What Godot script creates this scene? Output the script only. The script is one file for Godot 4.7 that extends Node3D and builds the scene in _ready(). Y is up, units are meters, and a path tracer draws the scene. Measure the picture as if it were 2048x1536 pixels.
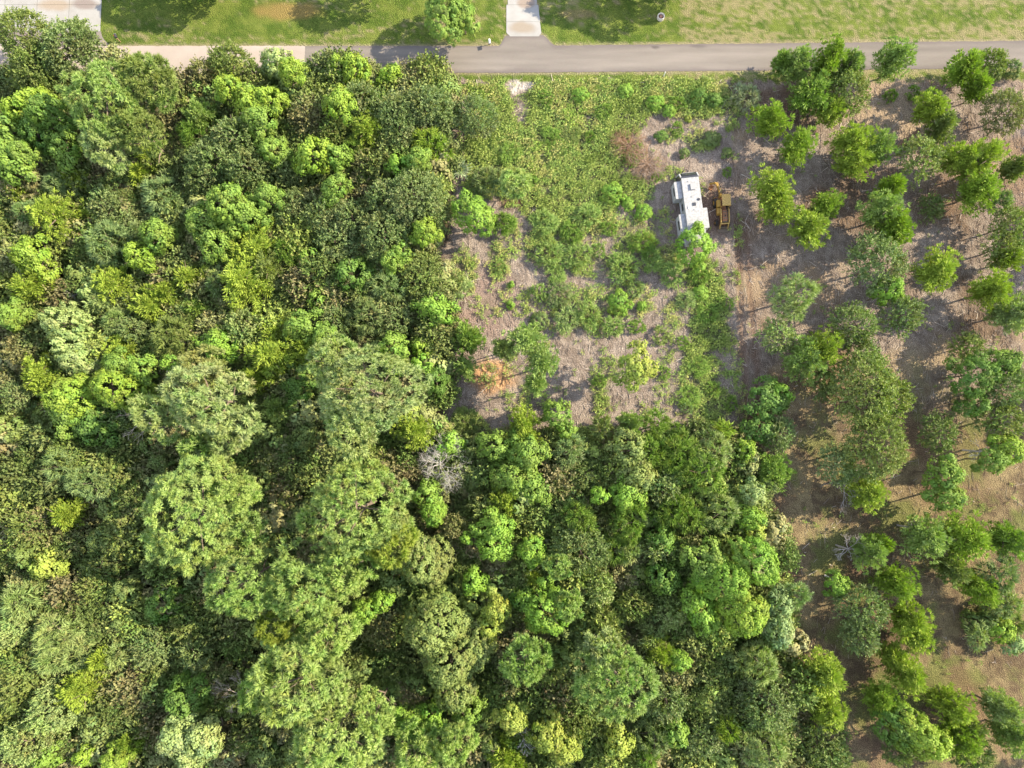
extends Node3D

var rng := RandomNumberGenerator.new()
var used := {}
var LV: PackedVector3Array
var LC: PackedColorArray
var LI: PackedInt32Array
var protos := {}
var trunks := {}
var leaf_mats := {}
var bark: StandardMaterial3D
var na := FastNoiseLite.new()
var nb := FastNoiseLite.new()
var nc := FastNoiseLite.new()
var weeds := []


func numbered(called: String) -> String:
	if not used.has(called):
		used[called] = 0
		return called
	used[called] += 1
	return "%s_%03d" % [called, used[called]]


func tag(o: Node, label: String, category := "", group := "", kind := "") -> void:
	if label: o.set_meta("label", label)
	if category: o.set_meta("category", category)
	if group: o.set_meta("group", group)
	if kind: o.set_meta("kind", kind)


func thing(called: String, at: Vector3, turn := 0.0) -> Node3D:
	var o := Node3D.new()
	o.name = numbered(called)
	add_child(o)
	o.position = at
	o.rotation_degrees.y = turn
	return o


func part(parent: Node, called: String, m: Mesh, mat: Material, at := Vector3.ZERO, rot := Vector3.ZERO) -> MeshInstance3D:
	var o := MeshInstance3D.new()
	o.name = numbered(called) if parent == self else called
	o.mesh = m
	o.material_override = mat
	parent.add_child(o, true)
	o.position = at
	o.rotation_degrees = rot
	return o


func paint(c: Color, rough := 0.7, metal := 0.0, spec := 0.4) -> StandardMaterial3D:
	var m := StandardMaterial3D.new()
	m.albedo_color = c.linear_to_srgb()
	m.roughness = rough
	m.metallic = metal
	m.metallic_specular = spec
	return m


func noise_tex(freq: float, lo: float, hi: float, sd: int, kind := FastNoiseLite.TYPE_SIMPLEX_SMOOTH, oct := 5, side := 512) -> NoiseTexture2D:
	var n := FastNoiseLite.new()
	n.seed = sd
	n.noise_type = kind
	n.frequency = freq
	n.fractal_octaves = oct
	var g := Gradient.new()
	g.set_color(0, Color(lo, lo, lo))
	g.set_color(1, Color(hi, hi, hi))
	g.set_offset(0, 0.22)
	g.set_offset(1, 0.78)
	var t := NoiseTexture2D.new()
	t.width = side
	t.height = side
	t.seamless = true
	t.noise = n
	t.color_ramp = g
	return t


# ---------------------------------------------------------------- small shapes
func box(x: float, y: float, z: float) -> BoxMesh:
	var b := BoxMesh.new()
	b.size = Vector3(x, y, z)
	return b


func cyl(r0: float, r1: float, h: float, sides := 16) -> CylinderMesh:
	var c := CylinderMesh.new()
	c.bottom_radius = r0
	c.top_radius = r1
	c.height = h
	c.radial_segments = sides
	c.rings = 1
	return c


func tube(st: SurfaceTool, a: Vector3, b: Vector3, ra: float, rb: float, sides := 5) -> void:
	var d := (b - a).normalized()
	var u := d.cross(Vector3.UP if absf(d.y) < 0.9 else Vector3.RIGHT).normalized()
	var w := d.cross(u)
	for i in sides:
		var p0 := u * cos(TAU * i / sides) + w * sin(TAU * i / sides)
		var p1 := u * cos(TAU * (i + 1) / sides) + w * sin(TAU * (i + 1) / sides)
		for q in [[a + p0 * ra, p0], [b + p0 * rb, p0], [b + p1 * rb, p1], [a + p0 * ra, p0], [b + p1 * rb, p1], [a + p1 * ra, p1]]:
			st.set_normal(q[1])
			st.add_vertex(q[0])


# a solid with the outline `poly` (x, y), from z = -depth/2 to depth/2
func extruded(poly: PackedVector2Array, depth: float) -> ArrayMesh:
	var st := SurfaceTool.new()
	st.begin(Mesh.PRIMITIVE_TRIANGLES)
	st.set_smooth_group(-1)
	var t := Geometry2D.triangulate_polygon(poly)
	for s in [-1.0, 1.0]:
		for i in range(0, t.size(), 3):
			for k in ([0, 1, 2] if s > 0 else [0, 2, 1]):
				st.add_vertex(Vector3(poly[t[i + k]].x, poly[t[i + k]].y, s * depth / 2))
	for i in poly.size():
		var a := poly[i]
		var b := poly[(i + 1) % poly.size()]
		var z := depth / 2
		for q in [Vector3(a.x, a.y, -z), Vector3(b.x, b.y, z), Vector3(b.x, b.y, -z), Vector3(a.x, a.y, -z), Vector3(a.x, a.y, z), Vector3(b.x, b.y, z)]:
			st.add_vertex(q)
	st.generate_normals()
	return st.commit()


# a sheet over u, v in 0..1 with a colour at each point
func sheet(place: Callable, nu: int, nv: int, shade: Callable) -> ArrayMesh:
	var v := PackedVector3Array()
	var c := PackedColorArray()
	var ix := PackedInt32Array()
	for j in nv + 1:
		for i in nu + 1:
			var p: Vector3 = place.call(float(i) / nu, float(j) / nv)
			v.append(p)
			c.append(shade.call(p))
	for j in nv:
		for i in nu:
			var a := j * (nu + 1) + i
			var b := a + nu + 1
			ix.append_array([a, a + 1, b + 1, a, b + 1, b])
	return mesh_of(v, c, ix, true)


func mesh_of(v: PackedVector3Array, c: PackedColorArray, ix: PackedInt32Array, up := false) -> ArrayMesh:
	var arr := []
	arr.resize(Mesh.ARRAY_MAX)
	arr[Mesh.ARRAY_VERTEX] = v
	arr[Mesh.ARRAY_COLOR] = c
	arr[Mesh.ARRAY_INDEX] = ix
	if up:
		var n := PackedVector3Array()
		n.resize(v.size())
		n.fill(Vector3.UP)
		arr[Mesh.ARRAY_NORMAL] = n
	var m := ArrayMesh.new()
	m.add_surface_from_arrays(Mesh.PRIMITIVE_TRIANGLES, arr)
	return m


func mixc(a: Color, b: Color, f: float) -> Color:
	return a.lerp(b, clampf(f, 0.0, 1.0))


# ---------------------------------------------------------------- foliage
func leaf(p: Vector3, a: Vector3, s: Vector3, c: Color) -> void:
	var n := LV.size()
	LV.append(p)
	LV.append(p + a * 0.45 + s)
	LV.append(p + a)
	LV.append(p + a * 0.45 - s)
	for i in 4: LC.append(c)
	LI.append_array([n, n + 1, n + 2, n, n + 2, n + 3])


func blade(p: Vector3, a: Vector3, s: Vector3, c: Color) -> void:
	var n := LV.size()
	LV.append(p - s)
	LV.append(p + a)
	LV.append(p + s)
	for i in 3: LC.append(c)
	LI.append_array([n, n + 1, n + 2])


func rd() -> Vector3:
	var y := rng.randf_range(-1.0, 1.0)
	var a := rng.randf() * TAU
	var k := sqrt(1.0 - y * y)
	return Vector3(k * cos(a), y, k * sin(a))


func rf(a: float, b: float) -> float:
	return rng.randf_range(a, b)


func leaves_begin(sd: int) -> void:
	rng.seed = sd
	LV = PackedVector3Array()
	LC = PackedColorArray()
	LI = PackedInt32Array()


func leaves_end() -> ArrayMesh:
	return mesh_of(LV, LC, LI)


func tone() -> Color:
	var k := rf(0.7, 1.22)
	var w := rf(-0.07, 0.07)
	return Color(k * (1.0 + w), k, k * (1.0 - w))


func lobes(r: float, depth: float, n: int, big: float) -> Array:
	var out := []
	var wob := []
	for i in 9: wob.append(rf(0.58, 1.2))
	var off := rf(0, TAU)
	for i in n:
		var az := off + i * 2.39996 + rf(-0.3, 0.3)
		var q := sqrt((i + 0.4) / n)
		var w := fposmod(az, TAU) / TAU * 9.0
		var wv: float = lerpf(wob[int(w) % 9], wob[(int(w) + 1) % 9], w - floorf(w))
		var lr := r * big * (1.08 - 0.3 * q) * rf(0.75, 1.25)
		var rad := maxf(0.0, (r - lr * 0.9)) * q * wv
		out.append([Vector3(cos(az) * rad, depth * (0.15 + 0.62 * (1.0 - q * q)) + rf(-0.12, 0.12) * depth - lr * 0.35, sin(az) * rad), lr])
	return out


func covered(q: Vector3, ls: Array, me: int, k: float) -> bool:
	for j in ls.size():
		if j != me and q.distance_squared_to(ls[j][0]) < ls[j][1] * ls[j][1] * k * k:
			return true
	return false


func crown_broad(r: float, sd: int, size: float) -> ArrayMesh:
	leaves_begin(sd)
	var ls := lobes(r, r * 0.95, int(7 + r * 2.6), 0.36 if r > 2 else 0.5)
	var cr := 0.42 * size
	for i in ls.size():
		var lr: float = ls[i][1]
		var lt := Color(rf(0.9, 1.1), rf(0.9, 1.1), rf(0.85, 1.1)) * rf(0.88, 1.12)
		for j in int(4.6 * lr * lr / (cr * cr)) + 6:
			var d := rd()
			if d.y < -0.45: continue
			var q: Vector3 = ls[i][0] + d * lr * rf(0.8, 1.05)
			if covered(q, ls, i, 0.84): continue
			var c := tone() * lt
			for k in 32:
				var e := rd()
				var nrm := (e + d * 0.8 + Vector3.UP * 0.35).normalized()
				var a := nrm.cross(rd()).normalized() * rf(0.15, 0.3) * size
				leaf(q + e * cr * rf(0.45, 1.0) - a * 0.5, a, nrm.cross(a) * 0.4, c * rf(0.85, 1.15))
	return leaves_end()


func crown_pine(r: float, sd: int) -> ArrayMesh:
	leaves_begin(sd)
	var ls := lobes(r, r * 1.0, int(8 + r * 2.3), 0.4 if r > 3 else 0.46)
	var cr := 0.6
	for i in ls.size():
		var lr: float = ls[i][1]
		var lt := Color(rf(0.9, 1.1), rf(0.9, 1.1), rf(0.85, 1.1)) * rf(0.88, 1.12)
		for j in int(3.9 * lr * lr / (cr * cr)) + 6:
			var d := rd()
			if d.y < -0.5: continue
			var q: Vector3 = ls[i][0] + d * lr * rf(0.78, 1.08)
			if covered(q, ls, i, 0.84): continue
			var c := tone() * lt
			var ps := cr * rf(0.75, 1.15)
			for k in 52:
				var e := (rd() + d * 0.45 + Vector3.UP * 0.2).normalized()
				blade(q + e * 0.05, e * ps * rf(0.8, 1.1), e.cross(rd()).normalized() * 0.072, c * rf(0.85, 1.15))
	return leaves_end()


func crown_fine(r: float, sd: int) -> ArrayMesh:
	leaves_begin(sd)
	var ls := lobes(r, r * 0.85, int(9 + r * 3.0), 0.41)
	for i in ls.size():
		var lr: float = ls[i][1]
		var lt := Color(rf(0.9, 1.1), rf(0.9, 1.1), rf(0.85, 1.1)) * rf(0.88, 1.12)
		for j in int(62.0 * lr * lr) + 12:
			var d := rd()
			if d.y < -0.4: continue
			var q: Vector3 = ls[i][0] + d * lr * rf(0.5, 1.0)
			if covered(q, ls, i, 0.72): continue
			var t := (d + rd() * 0.75 + Vector3.UP * 0.15).normalized()
			var len := rf(0.5, 1.05)
			var c := tone() * lt
			for k in 14:
				var f := (k + rf(0, 1)) / 14.0
				var out := (t * 0.6 + rd() * 0.9).normalized()
				var a := out * rf(0.18, 0.3)
				leaf(q + t * len * f, a, a.cross(rd()).normalized() * 0.072, c * rf(0.82, 1.18))
	return leaves_end()


func crown_cedar(r: float, sd: int) -> ArrayMesh:
	leaves_begin(sd)
	var depth := 1.75 * r
	var n := int(28 + r * 22)
	var wob := []
	for i in 7: wob.append(rf(0.6, 1.18))
	for i in n:
		var f := float(i) / n
		var az := i * 2.39996 + rf(-0.35, 0.35)
		var w := fposmod(az, TAU) / TAU * 7.0
		var len: float = r * pow(1.0 - f * f, 0.62) * (0.72 + 0.28 * sin(PI * f)) * lerpf(wob[int(w) % 7], wob[(int(w) + 1) % 7], w - floorf(w)) * (rf(0.75, 1.1) if i % 3 else rf(0.35, 0.7)) + 0.2
		var out := Vector3(cos(az), rf(0.2, 0.55), sin(az)).normalized()
		var side := out.cross(Vector3.UP).normalized()
		var o := Vector3(rf(-.12, .12) * r, f * depth * 0.86, rf(-.12, .12) * r)
		var c := tone()
		for m in 1 + int(len * 1.5):
			var g := clampf(1.0 - m * 0.62 / len, 0.15, 1.0)
			var hub := o + out * (len * g - 0.3) + side * rf(-0.35, 0.35) * (1.0 if m else 0.2) + Vector3(0, rf(-0.1, 0.25), 0)
			var k := rf(0.8, 1.15)
			for q in 26:
				var e := (rd() + out * (0.9 if m == 0 else 0.5) + Vector3.UP * 0.35).normalized()
				var a := (e + out * 0.4).normalized() * rf(0.28, 0.5) * k
				leaf(hub + e * rf(0.05, 0.36) * k, a, a.cross(rd()).normalized() * 0.06, c * rf(0.82, 1.18))
	return leaves_end()


func crown_feather(r: float, sd: int) -> ArrayMesh:
	leaves_begin(sd)
	var ls := lobes(r, r * 0.85, int(8 + r * 3), 0.36 if r > 1.3 else 0.5)
	for i in ls.size():
		var lr: float = ls[i][1]
		var lt := Color(rf(0.9, 1.1), rf(0.9, 1.1), rf(0.85, 1.1)) * rf(0.88, 1.12)
		for j in int(24.0 * lr * lr) + 12:
			var d := rd()
			if d.y < -0.4: continue
			var q: Vector3 = ls[i][0] + d * lr * rf(0.6, 0.95)
			if covered(q, ls, i, 0.72): continue
			var c := tone() * lt
			for k in 11:
				var t := (d + rd() * 0.8 + Vector3.UP * 0.1).normalized()
				var len := rf(0.35, 0.75) * clampf(r * 0.5, 0.5, 1.0)
				blade(q, t * len, t.cross(rd()).normalized() * 0.055, c * rf(0.8, 1.2))
				blade(q + t * len * 0.6, (t + Vector3.DOWN * 0.35 + rd() * 0.4) * len * 0.7, t.cross(rd()).normalized() * 0.045, c * rf(0.85, 1.25))
	return leaves_end()


func trunk_mesh(sd: int, limbs: int) -> ArrayMesh:   # one metre tall, limbs one metre wide
	rng.seed = sd
	var st := SurfaceTool.new()
	st.begin(Mesh.PRIMITIVE_TRIANGLES)
	var p := Vector3(0, -0.02, 0)
	for i in 5:
		var q := Vector3(rf(-0.02, 0.02) * i, (i + 1) / 5.0, rf(-0.02, 0.02) * i)
		tube(st, p, q, 0.048 * (1.0 - i * 0.19), 0.048 * (0.81 - i * 0.19) + 0.002, 7)
		p = q
	for i in limbs:
		var az := i * 2.4 + rf(-0.4, 0.4)
		var y := 0.45 + 0.45 * i / limbs
		var e := Vector3(cos(az) * rf(0.5, 0.75), y + rf(0.05, 0.14), sin(az) * rf(0.5, 0.75))
		var m := Vector3(e.x * 0.5, y + 0.02, e.z * 0.5)
		tube(st, Vector3(0, y - 0.06, 0), m, 0.018, 0.013, 4)
		tube(st, m, e, 0.013, 0.005, 4)
	return st.commit()


func leaf_mat(tint: String) -> StandardMaterial3D:
	if not leaf_mats.has(tint):
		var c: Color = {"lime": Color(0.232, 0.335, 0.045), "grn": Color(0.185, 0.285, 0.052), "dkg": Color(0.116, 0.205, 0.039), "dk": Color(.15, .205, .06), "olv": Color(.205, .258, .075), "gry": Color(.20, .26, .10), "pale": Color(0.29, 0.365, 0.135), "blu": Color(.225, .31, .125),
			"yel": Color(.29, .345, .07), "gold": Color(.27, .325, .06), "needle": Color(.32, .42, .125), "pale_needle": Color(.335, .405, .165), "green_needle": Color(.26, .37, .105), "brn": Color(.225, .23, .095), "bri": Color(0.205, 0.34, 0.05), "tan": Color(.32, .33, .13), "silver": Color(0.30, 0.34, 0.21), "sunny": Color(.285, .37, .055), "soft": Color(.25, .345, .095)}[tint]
		var m := paint(c, 0.6, 0.0, 0.35)
		m.vertex_color_use_as_albedo = true
		m.backlight_enabled = true
		m.backlight = Color(0.7, 0.8, 0.32)
		m.cull_mode = BaseMaterial3D.CULL_DISABLED
		leaf_mats[tint] = m
	return leaf_mats[tint]


func make_protos() -> void:
	protos = {
		"P": [[2.0, 11, 0], [3.4, 12, 0], [5.2, 13, 0], [5.2, 14, 0], [7.2, 15, 0], [7.2, 16, 0]],
		"O": [[1.6, 21, 0], [2.5, 22, 0], [2.5, 23, 0], [2.5, 27, 0], [3.6, 24, 0], [3.6, 28, 0], [3.6, 26, 0], [5.0, 25, 0], [5.0, 29, 0], [5.6, 20, 0]],
		"F": [[1.8, 31, 0], [2.6, 32, 0], [2.6, 33, 0], [3.6, 34, 0], [3.6, 35, 0], [3.6, 37, 0], [4.8, 36, 0]],
		"C": [[1.6, 41, 0], [2.4, 42, 0], [2.4, 43, 0], [3.2, 44, 0], [3.2, 45, 0], [3.2, 46, 0], [4.0, 47, 0]],
		"L": [[1.7, 51, 0], [2.5, 52, 0], [2.5, 53, 0], [3.4, 54, 0]],
		"S": [[0.6, 61, 0], [1.1, 62, 0], [1.7, 63, 0], [2.4, 64, 0]],
		"T": [[1.1, 71, 0], [1.7, 72, 0], [2.3, 73, 0]],
	}
	for sp in protos:
		for p in protos[sp]:
			match sp:
				"P": p[2] = crown_pine(p[0], p[1])
				"O": p[2] = crown_broad(p[0], p[1], 1.0)
				"S": p[2] = crown_broad(p[0], p[1], 0.62)
				"F": p[2] = crown_fine(p[0], p[1])
				"C": p[2] = crown_cedar(p[0], p[1])
				_: p[2] = crown_feather(p[0], p[1])
			p.append(p[2].get_aabb())
	for i in 4: trunks[i] = trunk_mesh(80 + i, 6)


var planted := 0
const KINDS := {"P": ["pine_tree", "tree", "pines standing above the wood"], "O": ["broadleaf_tree", "tree", "broadleaf trees"], "F": ["small_leaved_tree", "tree", "small-leaved trees"], "C": ["cedar_tree", "tree", "cedars"],
	"L": ["feathery_tree", "tree", "feathery light trees"], "S": ["bush", "bush", "bushes"]}


func t(sp: String, tint: String, x: float, z: float, r: float, h: float, label: String) -> void:
	planted += 1
	rng.seed = 1000 + planted
	if sp == "P": tint = {"lime": "needle", "yel": "gold", "grn": "green_needle", "pale": "pale_needle"}.get(tint, tint)
	if sp == "C": tint = {"grn": "soft", "dkg": "grn", "bri": "lime", "lime": "sunny"}.get(tint, tint)
	var form := "T" if sp == "S" and tint in ["soft", "pale", "gry", "silver", "blu", "grn", "olv"] else sp
	var best := 1e9
	for p in protos[form]: best = minf(best, absf(log(p[0] / r)))
	var near: Array = protos[form].filter(func(p): return absf(log(p[0] / r)) < best + 0.02)
	var p: Array = near[rng.randi() % near.size()]
	var k: Array = KINDS[sp]
	var root := thing(k[0], Vector3(x, 0, z))
	tag(root, label, k[1], k[2])
	var s: float = r / p[0]
	var box_: AABB = p[3]
	var sy := s
	if sp == "C": sy = h * 0.78 / box_.end.y
	if sp in ["O", "F", "L", "P"]: sy = clampf(h * (0.66 if sp != "P" else 0.45) / box_.size.y, s * 0.95, s * 1.6)
	if h > 10 and x > -9 and x < 31 and z < 0: sy = minf(sy, h * 0.45 / box_.size.y)   # tall bare stems in the clearing
	if sp == "S": sy = clampf(h / (box_.end.y - maxf(box_.position.y, -box_.end.y * 0.3)), s * 0.6, s * 1.4)
	var cr := part(root, "crown", p[2], leaf_mat(tint), Vector3(0, h - box_.end.y * sy, 0), Vector3(rf(-10, 10), rf(0, 360), rf(-10, 10)))
	cr.scale = Vector3(s * rf(0.85, 1.16), sy, s * rf(0.85, 1.16))
	var tr := part(root, "trunk" if sp != "S" else "stem", trunks[planted % 4], bark, Vector3.ZERO, Vector3(0, rf(0, 360), 0))
	var w := clampf(h * 0.3, 0.5, r)
	tr.scale = Vector3(w, h * (0.86 if sp != "C" else 0.93), w) if sp != "S" else Vector3(r * 0.6, h * 0.8, r * 0.6)


func copies(called: String, m: Mesh, mat: Material, list: Array, tints: Array, label: String, category: String) -> MultiMeshInstance3D:
	var mm := MultiMesh.new()
	mm.transform_format = MultiMesh.TRANSFORM_3D
	mm.use_colors = true
	mm.mesh = m
	mm.instance_count = list.size()
	for i in list.size():
		mm.set_instance_transform(i, list[i])
		mm.set_instance_color(i, tints[i])
	var o := MultiMeshInstance3D.new()
	o.name = numbered(called)
	o.multimesh = mm
	o.material_override = mat
	add_child(o)
	tag(o, label, category, "", "stuff")
	return o


# ---------------------------------------------------------------- the ground
func sm(a: float, b: float, x: float) -> float:
	return smoothstep(a, b, x)


func spot(x: float, z: float, cx: float, cz: float, rx: float, rz: float) -> float:   # 1 inside, fading to 0 at a ragged edge
	var dx := (x - cx) / rx
	var dz := (z - cz) / rz
	return 1.0 - sm(0.55, 1.15, sqrt(dx * dx + dz * dz) + 0.3 * nb.get_noise_2d(x, z))


func road_top(x: float) -> float:
	var z := -55.9 - 0.0105 * maxf(0.0, x)
	if x > -1.9 and x < 6.3: z -= 1.55 * sm(-1.9, -0.75, x) * (1.0 - sm(4.25, 6.2, x))
	return z


func road_low(x: float) -> float:
	return -51.95 - 0.0095 * maxf(0.0, x)


func weed_at(x: float, z: float) -> float:
	if x < -9.5 or x > 32.3 or z < -50.9 or z > 1.0: return 0.0
	if spot(x, z, 1.35, -50.09, 2.4, 1.25) > 0.3 or spot(x, z, -7.15, -37.24, 1.5, 1.5) > 0.4: return 0.0
	if spot(x, z, 1.13, -47.60, 1.7, 3.2) > 0.3: return 0.22
	var w := 0.1 + 0.5 * nb.get_noise_2d(x * 0.5, z * 0.5 + 20)
	for e in weeds:
		var dx: float = (x - e[0]) / e[2]
		var dz: float = (z - e[1]) / e[3]
		var q := dx * dx + dz * dz
		if q < 1.6: w = maxf(w, e[4] * (1.0 - sm(0.5, 1.3, q + 0.5 * nb.get_noise_2d(x * 1.3, z * 1.3))))
	return w


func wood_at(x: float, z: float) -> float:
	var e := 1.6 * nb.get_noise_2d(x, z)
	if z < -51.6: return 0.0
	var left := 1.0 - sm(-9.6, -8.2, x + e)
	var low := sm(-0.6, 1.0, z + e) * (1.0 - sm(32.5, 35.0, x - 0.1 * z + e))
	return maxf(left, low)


func ground_at(x: float, z: float) -> Color:
	var n1 := na.get_noise_2d(x, z)
	var n2 := nb.get_noise_2d(x + 300, z)
	var n3 := nc.get_noise_2d(x, z)
	if z < -50.7 + 0.8 * n2:
		var g := mixc(Color(.10, .16, .03), Color(.20, .25, .055), 0.5 + n2 + 0.8 * n3)
		var streak := 0.8 * na.get_noise_2d(x * 0.6 + 90, z * 5.0) + 0.5 * nb.get_noise_2d(x * 1.5, z * 3.0) + 1.1 * nc.get_noise_2d(x * 0.8, z * 1.4)
		g = mixc(g, Color(.36, .31, .17), 0.85 * sm(-0.05, 0.75, streak + (0.3 if x > 24 else -0.2) + 0.25 * n1))
		g = mixc(g, Color(.34, .24, .09), 0.85 * spot(x, z, -32.05, -61.10, 5.0, 1.6))
		g = mixc(g, Color(.36, .25, .15), 0.5 * spot(x, z, 8.99, -60.66, 3.4, 0.8))
		var edge := minf(absf(z - road_top(x)), absf(z - road_low(x)))
		g = mixc(g, Color(.40, .34, .22), 0.8 * (1.0 - sm(0.1, 0.5, edge + 0.3 * n3)))
		return g
	var pale := Color(.43, .355, .30)
	var dirt := mixc(Color(.26, .205, .17), pale, 0.5 + 0.7 * n2 + 1.1 * n3)
	if x > 31.0:
		dirt = mixc(dirt, dirt * Color(.62, .55, .48), sm(-0.1, 0.5, na.get_noise_2d(x * 1.7, z * 1.7 + 40) + 0.5 * n2))
		dirt = mixc(dirt, Color(.45, .34, .23), sm(0.0, 0.45, n1 + 0.3 * n2) * 0.8)
		var low := sm(-14.0, 2.0, z + 8 * n1)
		var dry := mixc(Color(.17, .125, .08), Color(.37, .29, .16), 0.42 + 0.9 * n1 + 0.9 * n2 + 0.8 * n3)
		dry = mixc(dry, Color(.17, .20, .06), sm(-0.05, 0.4, nb.get_noise_2d(x * 0.6, z * 0.6 + 50) + 0.3 * n3) * 0.7)
		dirt = mixc(dirt, dry, low)
		dirt = mixc(dirt, Color(.22, .14, .095), sm(0.15, 0.5, na.get_noise_2d(x * 1.4 + 70, z * 1.4)) * 0.6)
	# bare earth of its own colour
	dirt = mixc(dirt, Color(.53, .315, .17), 1.1 * spot(x, z, -2.68, -8.59, 3.7, 2.4))
	dirt = mixc(dirt, Color(.27, .15, .10), spot(x, z, 1.33, -33.36, 3.6, 1.2))
	dirt = mixc(dirt, Color(.40, .23, .14), 0.8 * spot(x, z, 15.18, -40.34, 3.8, 3.0))
	dirt = mixc(dirt, Color(.21, .145, .115), spot(x, z, 28.22, -32.08, 3.4, 4.3))
	dirt = mixc(dirt, Color(.36, .255, .215), 0.8 * spot(x, z, -4.08, -19.35, 5.0, 6.5))
	dirt = mixc(dirt, Color(.68, .61, .54), spot(x, z, 1.35, -50.16, 1.9, 0.9) + spot(x, z, 0.42, -49.14, 0.7, 0.6))
	# wheel ruts along the lot line
	if z > -31 and z < -0.5:
		for k in [31.35 + 0.03 * (z + 28.5), 32.7 + 0.045 * (z + 28.5)]:
			dirt = mixc(dirt, Color(.20, .125, .09), 0.6 * (1.0 - sm(0.1, 0.75, absf(x - k + 0.35 * n2))))
	var w := weed_at(x, z)
	dirt = mixc(dirt, mixc(Color(.085, .13, .03), Color(.2, .22, .06), 0.4 + n2), sm(0.15, 0.75, w) * 0.85)
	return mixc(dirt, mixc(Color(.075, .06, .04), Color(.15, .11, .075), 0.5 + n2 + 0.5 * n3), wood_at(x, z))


func height_at(x: float, z: float) -> float:
	var k := sm(-51.5, -50.2, z) + 0.3 * (1.0 - sm(-57.6, -56.4, z))
	if absf(x) > 100 or z > 70 or z < -80: k = 0.0
	var y := k * (0.085 * nb.get_noise_2d(x * 1.2, z * 1.2) + 0.05 * nc.get_noise_2d(x + 60, z))
	y += spot(x, z, -2.68, -8.59, 3.4, 2.1) * (0.16 + 0.42 * nc.get_noise_2d(x * 0.9, z * 0.9))
	if z > -31 and z < -0.5:
		for q in [31.35 + 0.03 * (z + 28.5), 32.7 + 0.045 * (z + 28.5)]: y -= 0.06 * (1.0 - sm(0.1, 0.5, absf(x - q)))
	return y


func make_ground() -> void:
	var xs := []
	var zs := []
	for a in [-1500.0, -500.0, -220.0, -130.0, -100.0]: xs.append(a)
	for i in 423: xs.append(-78.0 + i * 0.37)
	for a in [100.0, 130.0, 220.0, 500.0, 1500.0]: xs.append(a)
	for a in [-1500.0, -500.0, -260.0]: zs.append(a)
	for i in 55: zs.append(-235.0 + i * 3.0)
	for i in 322: zs.append(-70.0 + i * 0.37)
	for a in [70.0, 120.0, 220.0, 500.0, 1500.0]: zs.append(a)
	var v := PackedVector3Array()
	var c := PackedColorArray()
	var ix := PackedInt32Array()
	for z in zs:
		for x in xs:
			v.append(Vector3(x, height_at(x, z), z))
			c.append(ground_at(x, z))
	var w := xs.size()
	for j in zs.size() - 1:
		for i in w - 1:
			var a := j * w + i
			ix.append_array([a, a + 1, a + w + 1, a, a + w + 1, a + w])
	var m := paint(Color.WHITE, 0.95, 0, 0.15)
	m.vertex_color_use_as_albedo = true
	m.albedo_texture = noise_tex(0.06, 0.5, 1.0, 5, FastNoiseLite.TYPE_SIMPLEX_SMOOTH, 5, 1024)
	m.uv1_triplanar = true
	m.uv1_world_triplanar = true
	m.uv1_scale = Vector3.ONE * 0.11
	m.heightmap_enabled = true
	m.heightmap_texture = noise_tex(0.06, 0.0, 1.0, 9, FastNoiseLite.TYPE_CELLULAR, 3, 1024)
	m.heightmap_scale = 9.0
	var g := part(self, "ground", mesh_of(v, c, ix), m)
	tag(g, "mulched clearing, dry field, lawn and wood floor under everything", "ground", "", "structure")


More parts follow.
